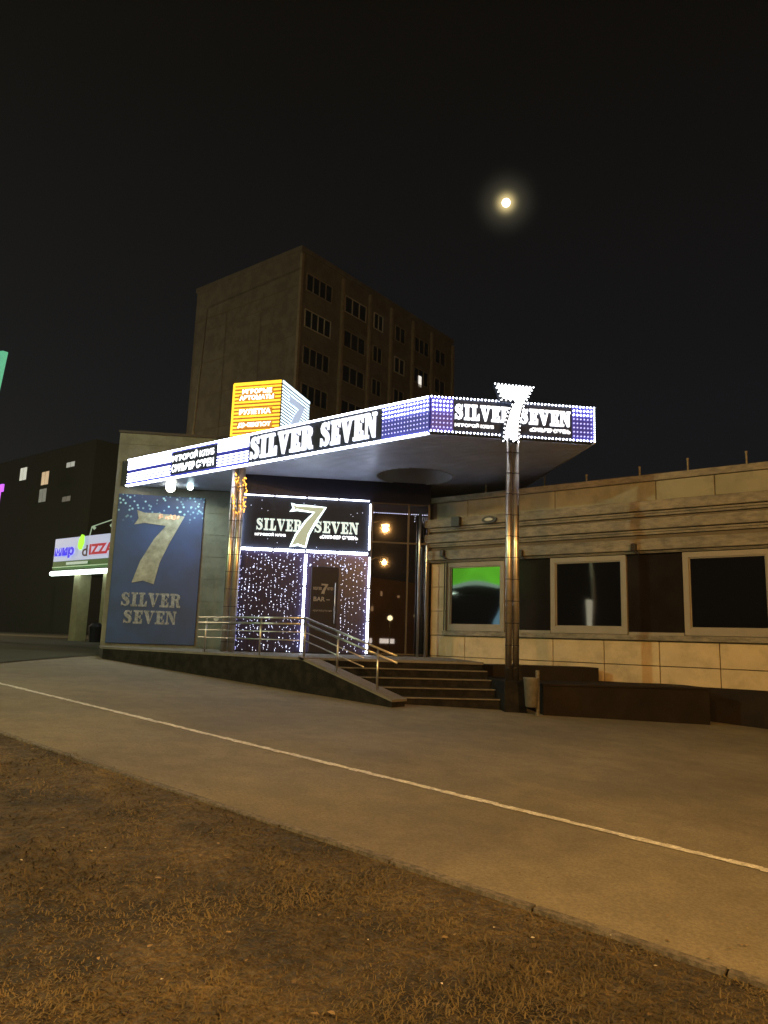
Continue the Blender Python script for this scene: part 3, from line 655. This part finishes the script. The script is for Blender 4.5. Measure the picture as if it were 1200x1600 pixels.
for i in range(len(S7)):
    a, b = Vector(S7[i]), Vector(S7[(i+1) % len(S7)]); L = (b-a).length
    for k in range(max(1, int(L/.07))): q = a+(b-a)*(k/max(1, int(L/.07))); p.append((q.x, 13.275, q.y))
for a in np.arange(3.7, 4.5, .05):
    for z in np.arange(5.38, 6.5, .05):
        if inside((a, z), S7i): p.append((a, 13.272, z))
s_.dots(p, .018); s_.build('bulbs', emat('hot_bulb', (.92, .96, 1), 9, 0), sv)['kind'] = 'stuff'
s_ = MB(Fr); s_.box(4.08, 4.11, 13.42, 13.53, 5.5, 6.1); s_.build('bracket', M['ring'], sv)

# ------------------------------------------------------------------ rotating style cube sign on the canopy
h = R(201); uo = Vector((-math.cos(h), -math.sin(h), 0)); un = Vector((math.cos(R(111)), math.sin(R(111)), 0))
cw, cdp, z0c, z1c = 1.36, 1.80, 6.66, 8.08
corner = Vector((-13.40, 12.70, 0))
Ox = plane_map(corner-uo*cw, uo, un)                             # amber face: x 0..cw
Bx = plane_map(corner, un, -uo)                                 # blue face: x 0..cdp
cs = thing('cube_sign', tuple(corner+un*.9-uo*.7+Vector((0, 0, 6.26))), 'box sign on the canopy roof with amber front and white blue side', 'sign')
s_ = MB(Ox); s_.box(0, cw, .0, cdp, z0c, z1c); s_.build('box', M['signdark'], cs)
s_ = MB(Ox); s_.box(.01, cw-.01, -.02, -.002, z0c+.01, z1c-.01); s_.build('panel', M['orange'], cs)
s_ = MB(Ox)
for z in np.arange(z0c+.03, z1c-.06, .098): s_ = MB(Ox); s_.box(0.032, cw, -.035, -.0205, z-.024, z+.024); s_.build('led_strip', M['orangeled'], cs)
s_ = MB(Ox); s_.box(0, cw, -.045, -.021, z1c-.05, z1c+.03); s_.box(-.02, .03, -.045, -.021, z0c, z1c)
s_.build('led_strip', M['orangeled'], cs)
s_ = MB(Ox)
for (x0, x1, zz, hh, tx) in ((.27, 1.12, 7.78, .13, 'ИГРОВЫЕ'), (.20, 1.18, 7.61, .13, 'АВТОМАТЫ'), (.22, 1.12, 7.22, .14, 'РУЛЕТКА'), (.20, 1.14, 6.86, .14, 'ДЖЕКПОТ')):
    s_.box(x0-.03, x1+.03, -.05, -.046, zz-.02, zz+hh+.02)
s_.build('backing', mat('amber_backing', (.35, .16, .02), .5, emis=(1, .36, .02), es=.35), cs)
s_ = MB(Ox)
for (x0, x1, zz, hh, tx) in ((.27, 1.12, 7.78, .13, 'ИГРОВЫЕ'), (.20, 1.18, 7.61, .13, 'АВТОМАТЫ'), (.22, 1.12, 7.22, .14, 'РУЛЕТКА'), (.20, 1.14, 6.86, .14, 'ДЖЕКПОТ')):
    text_into(s_, tx, x0, x1, zz, zz+hh, -.05, .02, Ox, .045)
s_.build('lettering', emat('warm_letter', (1, .97, .85), 3., .05), cs)
s_ = MB(Bx); s_.box(.01, cdp-.01, -.02, -.002, z0c+.01, z1c-.01); s_.build('panel', mat('cube_side', (.03, .06, .09), .4), cs)
s_ = MB(Bx)
il = emat('ice_led', (.70, .88, 1), 1.9, .12)
for z in np.arange(z0c+.03, z1c-.06, .085): s_ = MB(Bx); s_.box(0.0, cdp, -.035, -.0205, z-.02, z+.02); s_.build('led_strip', il, cs)
s_ = MB(Bx); s_.box(0, cdp, -.045, -.021, z1c-.04, z1c+.03)
s_.build('led_strip', il, cs)
s_ = MB(Bx); ngon_prism(s_, seven_poly(.35, 1.4, 6.72, 7.86), -.06, -.04, Bx); s_.build('numeral', mat('ice_numeral', (.4, .48, .6), .5, emis=(.55, .70, .95), es=.75), cs)
s_ = MB(Ox)
for x, y in ((.1, .1), (cw-.1, .1), (.1, cdp-.1), (cw-.1, cdp-.1)): s_.box(x-.03, x+.03, y-.03, y+.03, 6.2502, z0c)
s_.build('legs', M['ring'], cs)

# ------------------------------------------------------------------ cream building on the right (plane Y = 15.5)
YB = 15.5; XL = -10.5; XR = 7.5
rb_ = thing('low_building', (-2, 18, .3), 'low cream stone building with a band of wide dark windows', 'building')
s_ = MB(); s_.box(XL, XR, YB+.03, 28, -.3, 5.05); s_.build('wall', M['cladbase'], rb_)
s_ = MB(); s_.box(XL-.05, XR, YB-.05, 28.05, 5.052, 5.19); s_.build('parapet_cap', M['beam'], rb_)
s_ = MB(); s_.box(XL+.1, XR, YB+.10, YB+.12, 0, 0.01)
low_j = [XL, -9.49, -8.34, -7.20, -6.03, -4.87, -3.72, -2.56, -1.4, -.25, .9, 2.05, 3.2, 4.35, 5.5, 6.6, XR]
s_ = MB()
for i in range(len(low_j)-1):
    a, b = low_j[i]+.008, low_j[i+1]-.008
    for z0, z1 in ((.84, 1.195), (1.211, 1.70)):
        s_.bbox(a, b, YB-.004*random.random(), YB+.029, z0, z1, .006)
up_j = [XL+.12, -9.45, -7.12, -4.84, -3.67, -1.4, .9, 3.2, 5.5, XR]
s_.build('cladding', M['clad'], rb_); s_ = MB()
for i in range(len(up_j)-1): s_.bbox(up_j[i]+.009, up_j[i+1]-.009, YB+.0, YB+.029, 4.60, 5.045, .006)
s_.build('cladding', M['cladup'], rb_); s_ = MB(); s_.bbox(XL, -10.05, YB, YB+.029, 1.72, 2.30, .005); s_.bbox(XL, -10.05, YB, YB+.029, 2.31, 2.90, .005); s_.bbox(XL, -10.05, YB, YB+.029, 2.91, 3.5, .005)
s_.build('cladding', M['clad'], rb_)
s_ = MB(); s_.box(XL+.05, XR, YB-.02, YB+.028, -.3, .83); s_.build('plinth', M['plinth'], rb_)
s_ = MB(); s_.box(-10.1, XR, YB-.09, YB+.02, 1.715, 1.82); s_.build('sill', M['beam'], rb_)
for z0, z1, dx in ((4.39, 4.60, .12), (4.0, 4.22, .14), (3.56, 3.80, .12)):
    s_ = MB(); s_.bbox(XL-dx, XR, YB-.20, YB+.02, z0, z1, .01); s_.box(XL-.02, XR, YB-.10, YB+.02, z0-.10 if z0 > 3.6 else z0-.05, z0-.002)
    s_.box(XL-.03, XR, YB-.13, YB+.02, z0-.05 if z0 > 3.6 else z0-.03, z0-.012)
    s_.build('cornice', M['beam'], rb_)
for z0, z1 in ((3.802, 3.9), (4.222, 4.29)):
    s_ = MB(); s_.box(XL, XR, YB-.04, YB+.027, z0, z1); s_.build('recess_band', M['cladbase'], rb_)
# windows and dark panels
def win(x0, x1):
    f = MB(); z0, z1, t = 1.83, 3.50, .11
    for a, b, c, d in ((x0, x0+t, z0, z1), (x1-t, x1, z0, z1), (x0+t, x1-t, z0, z0+t+.03), (x0+t, x1-t, z1-t, z1)): f.box(a, b, YB-.045, YB+.028, c, d)
    for a, b, c, d in ((x0+t, x0+t+.025, z0+t+.03, z1-t), (x1-t-.025, x1-t, z0+t+.03, z1-t), (x0+t+.025, x1-t-.025, z0+t+.03, z0+t+.055), (x0+t+.025, x1-t-.025, z1-t-.025, z1-t)): f.box(a, b, YB-.015, YB+.028, c, d)
    o = f.build('window', M['frame'], rb_)
    g = MB(); nx, nz = 14, 12; X0, X1, Z0, Z1 = x0+t+.02, x1-t-.02, z0+t+.05, z1-t-.02   # slightly bowed panes, as double glazing reflects
    for i in range(nx+1):
        for j in range(nz+1):
            u, v = 2*i/nx-1, 2*j/nz-1; g.v.append((X0+(X1-X0)*i/nx, YB+.012+.004*(1-u*u)*(1-v*v), Z0+(Z1-Z0)*j/nz))
    for i in range(nx):
        for j in range(nz): g.f.append((i*(nz+1)+j, (i+1)*(nz+1)+j, (i+1)*(nz+1)+j+1, i*(nz+1)+j+1))
    p = g.build('pane', M['glass'], o, recalc=False)
    for q in p.data.polygons: q.use_smooth = True
def dark(x0, x1):
    f = MB(); f.box(x0, x1, YB-.002, YB+.028, 1.88, 3.52); f.build('dark_panel', M['darkpanel'], rb_)
    f = MB(); f.box(x0, x1, YB-.03, YB+.028, 1.822, 1.878); f.build('panel_trim', M['frame'], rb_)
for x0, x1 in ((-10.02, -8.40), (-7.23, -5.50), (-4.34, -2.70), (-1.5, .15), (1.35, 3.0), (4.2, 5.85)): win(x0, x1)
for x0, x1 in ((-8.38, -7.25), (-5.48, -4.36), (-2.68, -1.52), (.17, 1.33), (3.02, 4.18)): dark(x0, x1)
# small fittings on the cornice and roof
s_ = MB(); s_.bbox(-9.74, -9.50, YB-.32, YB-.20, 4.36, 4.60, .01); s_.tube([(-9.62, YB-.2, 4.5), (-9.62, YB-.33, 4.5)], .03)
tag(s_.build('wall_box', M['ring']), 'square dark box on the top beam near the left corner of the cream building', 'fixture')
t = thing('wall_lamp', (-8.7, YB-.25, 4.46), 'unlit oval bulkhead lamp on the top beam left of the twin pillar', 'lamp')
s_ = MB(); s_.prism([(-8.7+.20*math.cos(a), 4.47+.085*math.sin(a)) for a in np.linspace(0, 6.28, 17)[:-1]], YB-.26, YB-.20); s_.build('base', M['ring'], t)
s_ = MB(); s_.prism([(-8.7+.11*math.cos(a), 4.47+.04*math.sin(a)) for a in np.linspace(0, 6.28, 13)[:-1]], YB-.29, YB-.262); s_.build('glass', mat('lamp_glass', (.5, .5, .42), .2), t)
for k, (x, z, lb) in enumerate(((-10.02, 3.70, 'small dark bracket under the lowest beam at the building corner'), (-7.87, 3.6, 'small dark bracket under the lowest beam beside the twin pillar'), (-5.25, 3.6, 'small dark bracket under the lowest beam above the middle window'))):
    s_ = MB(); s_.bbox(x-.05, x+.05, YB-.30, YB-.2, z-.06, z+.10, .01); s_.tube([(x, YB-.26, z-.05), (x+.12, YB-.28, z-.12)], .025)
    if k == 0:
        for q in (-.03, .03): s_.tube([(x+q, YB-.08, z-.1), (x+q, YB-.08, 1.83)], .016)
    tag(s_.build('wall_bracket', M['ring']), lb, 'bracket', 'brackets under the lowest beam')
for k, (x, hh) in enumerate(((-9.0, .2), (-7.42, .22), (-6.4, .16), (-5.2, .2), (-4.2, .26), (-3.08, .26))):
    s_ = MB(); s_.tube([(x, YB+.1, 5.18), (x, YB+.1, 5.19+hh)], .02); s_.tube([(x, YB+.1, 5.19+hh), (x, YB+.1, 5.22+hh)], .028)
    tag(s_.build('roof_stub', M['beam']), ['short pipe stub on the roof edge, first from the left', 'short pipe stub on the roof edge just right of the twin pillar', 'short pipe stub on the roof edge, third from the left', 'short pipe stub on the roof edge above the middle window', 'short pale pipe stub on the roof edge above the left side of the right window', 'short pale pipe stub on the roof edge, rightmost of all'][k], 'pipe stub', 'pipe stubs on the roof edge')

# ------------------------------------------------------------------ litter bin
t = thing('litter_bin', Fr((4.5, 13.0, .33)), 'weathered grey litter bin on a post beside the dark pillar block', 'bin')
s_ = MB(Fr); s_.tube([(4.47, 13.02, .28), (4.47, 13.02, 1.10)], .035, 8); s_.build('post', M['kerb'], t)
bm_ = mat('bin_metal', (.13, .12, .10), .55, var=.35, scale=7)
s_ = MB(Fr); c = (4.34, 12.98)
ring = lambda r, z: [(c[0]+r*math.cos(q), c[1]+r*math.sin(q), z) for q in np.linspace(0, 2*math.pi, 21)[:-1]]
prof = [(.085, .46), (.105, .48), (.135, .93), (.143, .95), (.143, .975), (.125, .975), (.12, .80), (.01, .78)]
vs_ = sum([ring(r_, z) for r_, z in prof], []); fs_ = [(i*20+k, i*20+(k+1) % 20, (i+1)*20+(k+1) % 20, (i+1)*20+k) for i in range(len(prof)-1) for k in range(20)]+[tuple(range(20))]
s_.add(vs_, fs_); s_.build('bucket', bm_, t, smooth=True)
s_ = MB(Fr); s_.box(4.36, 4.47, 12.985, 13.015, .86, .9); s_.box(4.36, 4.47, 12.985, 13.015, .56, .6); s_.build('bracket', M['ring'], t)

# ------------------------------------------------------------------ shop kiosk at the far left
sh = thing('shop', (-39, 24, .94), 'small shop with lit white sign, green band and cream columns', 'shop')
s_ = MB(); s_.box(-41.4, -33, 22.0, 29, 4.75, 4.92); s_.build('roof_slab', mat('shop_soffit', (.10, .11, .08), .7), sh)
s_ = MB(); s_.box(-39.2, -33, 23.9, 29, .9, 4.75); s_.build('wall', mat('shop_wall', (.09, .11, .07), .8), sh)
for x in (-39.2, -36.3):
    s_ = MB(); s_.bbox(x, x+.62, 22.1, 22.8, .9, 4.748, .02); s_.build('column', M['cream'], sh)
s_ = MB(); s_.box(-38.55, -37.0, 23.87, 23.899, .95, 4.4); s_.build('window', mat('shop_window', (.30, .34, .26), .4, emis=(.30, .36, .24), es=.12), sh)
sg = thing('shop_sign', (-38.4, 21.9, 4.9), 'white shop sign with blue and red words over a green band', 'sign')
def Sx(p): return (p[0], 21.95+p[1], p[2])
s_ = MB(Sx); s_.bbox(-41.4, -33.5, 0, .04, 5.42, 6.75, .02); s_.build('board', mat('shop_board', (.6, .63, .75), .5, emis=(.50, .56, .78), es=.72), sg)
s_ = MB(Sx); s_.box(-41.4, -33.5, 0, .04, 4.95, 5.415); s_.build('band', mat('green_band', (.02, .08, .02), .5, emis=(.04, .12, .03), es=.6), sg)
s_ = MB(Sx); s_.box(-41.4, -33.5, -.03, -.001, 5.06, 5.11); s_.build('band_line', mat('pale_band_line', (.5, .6, .4), .5, emis=(.35, .5, .3), es=.6), sg)
s_ = MB(Sx); s_.box(-39.9, -37.7, -.03, -.001, 5.19, 5.34); s_.build('band_label', mat('pale_label', (.5, .55, .5), .5, emis=(.4, .5, .4), es=.8), sg)
s_ = MB(Sx); text_into(s_, 'мир', -41.25, -39.15, 5.58, 6.2, 0, .05, Sx, .06); s_.build('lettering', mat('blue_letters', (.01, .01, .5), .5, emis=(.01, .01, .7), es=1.0), sg)
s_ = MB(Sx); s_.prism([(-38.65, 6.0), (-38.45, 6.0), (-38.25, 6.35), (-38.3, 6.8), (-38.5, 6.85), (-38.75, 6.55), (-38.8, 6.2)], -.06, -.001); s_.build('leaf', mat('green_leaf', (.25, .6, .02), .5, emis=(.4, 1, .03), es=1.1), sg)
s_ = MB(Sx); text_into(s_, 'd', -38.3, -37.75, 5.60, 6.22, 0, .05, Sx, .02); s_.build('lettering', mat('brown_letters', (.12, .03, .03), .5), sg)
s_ = MB(Sx); text_into(s_, 'IZZA', -37.6, -35.2, 5.66, 6.25, 0, .05, Sx, .05); s_.build('lettering', mat('red_letters', (.45, .01, .03), .5, emis=(.5, .01, .04), es=.6), sg)
s_ = MB(Sx); s_.tube([(-41.35, -.05, 4.72), (-33.6, -.05, 4.72)], .13, 8); s_.build('light_tube', emat('shop_tube', (.85, 1, .9), 5, 0), sg)
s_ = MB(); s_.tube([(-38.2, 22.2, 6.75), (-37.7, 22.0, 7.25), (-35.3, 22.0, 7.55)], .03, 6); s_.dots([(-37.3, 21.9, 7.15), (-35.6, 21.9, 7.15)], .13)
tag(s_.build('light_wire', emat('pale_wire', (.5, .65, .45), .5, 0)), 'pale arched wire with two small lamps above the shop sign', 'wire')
# ------------------------------------------------------------------ tall lit pylon at the left edge, small purple sign
t = thing('pylon_sign', (-36, 15, .94), 'green lit sign board cut by the left edge of the picture', 'sign')
s_ = MB(); s_.prism([(-37.6, 14.9), (-34.85, 14.5), (-35.25, 12.5), (-37.6, 12.6)], 14.9, 15.15); s_.build('panel', emat('green_light', (.20, .75, .45), .55, .05), t)
s_ = MB(); s_.tube([(-36.5, 15.2, .9), (-36.5, 15.2, 13)], .14, 10); s_.build('pole', M['ring'], t)
s_ = MB(); s_.box(-91.5, -89.1, 40, 40.2, 17.6, 18.5); s_.box(-90.4, -90.2, 40.2, 40.4, 1, 18); tag(s_.build('neon_sign', emat('purple_neon', (.55, .12, .9), 1.4, 0)), 'tiny purple lit sign at the left edge', 'sign')
# ------------------------------------------------------------------ dark block with five lit windows, far left
fb = thing('apartment_block', (-118, 65, .9), 'dark distant block with a few lit windows behind the shop', 'building')
s_ = MB(); s_.box(-150, -104, 60, 74, .5, 31); s_.build('wall', M['farwall'], fb)
for x, z, c, e_ in ((-126.1, 27.9, (.8, .8, .65), .75), (-118.4, 26.3, (1, .72, .42), .6), (-118.6, 23.4, (.5, .5, .40), .35), (-110.7, 27.7, (.7, .7, .6), .5), (-110.9, 22.1, (.5, .45, .35), .22)):
    small = x > -112; w_, h_ = (1.2, .4) if small else (1.1, 1.1)
    s_ = MB(); s_.box(x-w_-.15, x+w_+.15, 59.85, 59.999, z-h_-.15, z+h_+.15); o = s_.build('window', M['farwall'], fb)
    s_ = MB(); s_.box(x-w_, x-.12, 59.8, 59.848, z-h_, z+h_); s_.box(x+.05, x+w_, 59.8, 59.848, z-h_, z+h_); s_.build('pane', emat('lit_%d' % int(-x*10+z), c, e_, .1, 1), o)

# ------------------------------------------------------------------ apartment building
ax, ay, zt = -35.68, 35.03, 29.3
ap = thing('apartment_building', (ax-6, ay+14, .9), 'tall concrete panel apartment building with dark windows behind the canopy', 'building')
s_ = MB(); s_.box(ax-11.9, ax, ay, ay+20.4, .5, zt); s_.build('wall', M['concrete'], ap)
s_ = MB(); s_.box(ax-12.0, ax+.1, ay-.1, ay+20.5, zt+.002, zt+.35); s_.build('parapet', M['concrete'], ap)
s_ = MB(); s_.box(ax-11.9, ax, ay-.03, ay-.001, 26.6, 26.68)
for z in np.arange(3.2, 26, 2.8): s_.box(ax-11.9, ax, ay-.02, ay-.001, z, z+.05)
for x in (-11.8, -8, -4): s_.box(ax+x, ax+x+.06, ay-.022, ay-.0205, 1, 26.6)
s_.build('panel_joints', mat('dark_joint', (.13, .105, .07), .9), ap)
bays = [(ay+.1, 4.4, 'log'), (ay+4.7, 3.1, 'bal'), (ay+8.0, 2.7, 'win'), (ay+10.9, 2.9, 'win'), (ay+14.0, 2.7, 'bal'), (ay+16.9, 3.2, 'win')]
s_ = MB()
for y in [b[0]-.12 for b in bays]+[ay+20.3]: s_.box(ax+.001, ax+.22, y-.11, y+.11, 1, zt-.3)
s_.build('pilaster', M['seam'], ap)
for bi, (y0, w_, kind) in enumerate(bays):
    for fl_ in range(9):
        zc = 28.0-2.8*fl_-.85
        if zc < 14: break
        if kind == 'bal':
            s_ = MB(); s_.box(ax+.001, ax+.10, y0+.12, y0+w_-.15, zc-1.75, zc-.72); s_.build('balcony_front', M['balcony'], ap)
        y1 = y0+.5 if kind != 'bal' else y0+.2
        y2 = y0+w_-1.1 if kind == 'log' else (y0+w_-.3 if kind == 'bal' else y0+w_-1.0)
        h0, h1 = (zc-.70, zc+.68)
        n = 4 if kind == 'log' else 3 if kind == 'bal' else 2
        s_ = MB(); t_ = .06
        for a, b, c, d in ((y1, y2, h0, h0+t_), (y1, y2, h1-t_, h1)): s_.box(ax+.005, ax+.09, a, b, c, d)
        for k in range(n+1):
            yy = y1+(y2-y1-t_)*k/n; s_.box(ax+.005, ax+.085, yy, yy+t_, h0+t_, h1-t_)
        fm = M['whiteframe'] if (bi, fl_) in ((0, 1), (1, 0), (2, 0), (3, 1), (5, 2)) else M['seam']
        o = s_.build('window', fm, ap)
        s_ = MB(); s_.box(ax+.002, ax+.03, y1+.02, y2-.02, h0+.02, h1-.02); s_.build('pane', M['glass'], o)
s_ = MB(); s_.box(ax+.09, ax+.10, 49.9, 50.35, 23.4, 24.4); s_.build('pane', emat('lit_flat', (1, .95, .85), .9, 0), ap)['label'] = 'narrow lit window in the dark facade'
s_ = MB(); s_.tube([Fr((-3.0, 20.97, 7.17)), tuple(Vector(Fr((-3.0, 20.97, 7.17))).lerp(Vector((-46, 34.95, 27.5)), .5)-Vector((0, 0, .25))), (-46, 34.95, 27.5)], .035, 6)
tag(s_.build('cable', M['seam']), 'thin pale cable rising slantwise from the club roof to the apartment building', 'cable')

# ------------------------------------------------------------------ across the road, behind the camera: what lights the place and shows in the glass
def street_lamp(x, y, z, watts, col, label):
    """x, y, z: the lens; the pole stands 1.5 m farther from the road"""
    q_ = .4 if x > 15 else 1; px, py = x, y-1.5; zg = gz(px); t = thing('street_lamp', (px, py, zg), label, 'street lamp', 'street lamps around the place')
    s_ = MB(); s_.tube([(px, py, zg), (px, py, z)], .10, 12, r2=.05); s_.build('pole', mat('galvanised_pole', (.45, .42, .38), .6, metal=.3), t, smooth=True)
    s_ = MB(); s_.tube([(px, py, z-.05), (px, py+.5, z+.25), (px, py+1.3, z+.32)], .035, 8); s_.build('arm', M['kerb'], t)
    s_ = MB(); s_.bbox(x-.17, x+.17, y-.35, y+.35, z+.062, z+.18, .03); s_.build('head', M['ring'], t)
    s_ = MB(); s_.bbox(x-.10*q_, x+.10*q_, y-.22*q_, y+.22*q_, z-.04, z+.06, .01); s_.build('lens', emat('lens_%d' % int(col[2]*100), tuple(min(1, c*1.2+.05) for c in col), 34, 0), t)
    lo = lamp_light('lamp_light', (x, y, z-.2), col, watts, .12)
    lo.parent = t; lo.location = Vector((x, y, z-.2))-Vector(t.location)
for a, lb in zip(STREET, ('sodium street lamp behind the viewer to the right', 'greenish street lamp behind the viewer to the left', 'sodium street lamp right behind the viewer', 'street lamp mirrored high in the entrance glass, left one', 'street lamp mirrored high in the entrance glass, right one', 'added street lamp, unseen beyond the left edge, brightening the dark block', 'added warm street lamp, unseen beyond the left edge, brightening the apartment building')):
    street_lamp(*a, lb)
for k, (x, y, z) in enumerate(((21.6, -10.2, 3.3), (18.7, -14.3, 3.1), (19.9, -13.4, 3.0), (23.6, -9.0, 3.6))):
    zg = gz(x); t = thing('globe_lamp', (x, y, zg), ['globe lamp mirrored beside the LED tube of the door', 'globe lamp mirrored low in the door', 'globe lamp mirrored in the door glass', 'globe lamp mirrored near the corner pipes'][k], 'globe lamp', 'globe lamps across the road')
    s_ = MB(); s_.tube([(x, y, zg), (x, y, z-.18)], .05, 8); s_.build('post', M['ring'], t, smooth=True)
    b_ = bmesh.new(); bmesh.ops.create_uvsphere(b_, u_segments=16, v_segments=10, radius=.2); me = bpy.data.meshes.new('globe'); b_.to_mesh(me); b_.free()
    me.materials.append(emat('globe_light', (1, .84, .4), 9, 0)); o = bpy.data.objects.new('globe', me); COL.objects.link(o); o.parent = t; o.location = (0, 0, z-zg)
# petrol station whose canopy is mirrored in the first window
ps_ = thing('petrol_station', (-27, -16, 1), 'petrol station canopy with a bright green edge across the road', 'petrol station')
def P(x0, x1, y0, y1, z0, z1, nm, m): s_ = MB(); s_.box(x0, x1, y0, y1, z0, z1); return s_.build(nm, m, ps_)
P(-34, -22.9, -20, -12, 5.3, 6.9, 'canopy', M['roofmetal'])
P(-34, -22.9, -11.99, -11.9, 5.35, 6.9, 'fascia', emat('green_fascia', (.22, .95, .05), 4.2, .25, .6))
P(-34, -22.9, -11.99, -11.88, 5.15, 5.34, 'fascia', emat('pale_fascia', (.6, .9, .7), 3.0, .05))
P(-24.5, -23.8, -13, -12.3, .9, 5.29, 'column', mat('blue_lit_column', (.3, .5, .65), .5, emis=(.25, .5, .65), es=3.5))
P(-33, -30, -18, -14, 5.24, 5.28, 'light_panel', emat('station_light', (.75, 1, .75), 26, 0))
s_ = MB(); s_.box(-22.55, -21.85, -12.1, -11.9, 5.0, 7.0); s_.box(-22.3, -22.1, -12.1, -12.0, .9, 5.0); tag(s_.build('price_sign', mat('price_board', (.2, .4, .25), .5, emis=(.25, .5, .32), es=1.4)), 'pale green price board beside the petrol station', 'sign')
s_ = MB(); s_.bbox(-14.98, -14.86, -5.6, -5.2, .78, 4.0, .03); tag(s_.build('advert_pillar', mat('advert_pillar', (.5, .48, .4), .6, emis=(.9, .85, .6), es=3.5)), 'cream advertising pillar across the road', 'advertising pillar')
# lit shop row far across, mirrored beside the doors
sr = thing('shop_row', (24, -20, -1.3), 'low row of lit shop fronts far across the road', 'shop')
s_ = MB(); s_.box(6, 60, -30, -24, -1.3, 8.2); s_.build('wall', mat('row_wall', (.24, .15, .10), .8, var=.4, scale=.25), sr)
for x in range(14, 42, 4):
    s_ = MB(); s_.box(x, x+2.6, -23.99, -23.95, 1.2, 1.7); s_.build('lit_panel', emat('row_light', (1, .9, .7), 3., .2), sr)

rm = emat('room_light', (1, .62, .28), .8, .2)
for i in range(26):
    x, z = random.uniform(9, 42), random.choice((2.9, 4.6, 6.3)); w2 = random.choice((.2, .3, .4))
    s_ = MB(); s_.box(x, x+w2, -23.99+.002*(i % 9), -23.95+.002*(i % 9), z, z+random.choice((.25, .5))); s_.build('lit_window', rm, sr)
# ------------------------------------------------------------------ moon
bm = bmesh.new(); bmesh.ops.create_uvsphere(bm, u_segments=32, v_segments=16, radius=4.6)
me = bpy.data.meshes.new('moon'); bm.to_mesh(me); bm.free(); me.materials.append(emat('moonlight', (1, .93, .74), 6.0, .0, .3))
for p in me.polygons: p.use_smooth = True
mo = bpy.data.objects.new('moon', me); COL.objects.link(mo); mo.location = CAM+MOON*900
tag(mo, 'small bright yellowish moon in the night sky', 'moon')


for o in COL.objects:
    if o.name.split('.')[0] in ('led_dots',): o['kind'] = 'stuff'
t = thing('shop_bin', (-35.5, 21.5, .94), 'small black rounded bin by the right column of the far shop', 'bin')
s_ = MB(); s_.tube([(-35.5, 21.5, .95), (-35.5, 21.5, 1.75)], .30, 14, r2=.36); s_.build('bucket', M['black'], t)
s_ = MB(); s_.tube([(-35.5, 21.5, 1.752), (-35.5, 21.5, 1.95)], .38, 14, r2=.2); s_.build('lid', M['black'], t)
# ------------------------------------------------------------------ thin night haze
hm = bpy.data.materials.new('haze'); hm.use_nodes = True; t = hm.node_tree; t.nodes.clear()
pv = t.nodes.new('ShaderNodeVolumePrincipled'); pv.inputs['Density'].default_value = .0004; pv.inputs['Color'].default_value = (.86, .92, 1, 1); pv.inputs['Anisotropy'].default_value = .3
mo_ = t.nodes.new('ShaderNodeOutputMaterial'); t.links.new(pv.outputs[0], mo_.inputs['Volume'])
s_ = MB(); s_.box(-920, 920, -920, 920, -2.6, 34); hz_ = s_.build('haze', hm); tag(hz_, 'thin night haze', 'haze', kind='stuff')
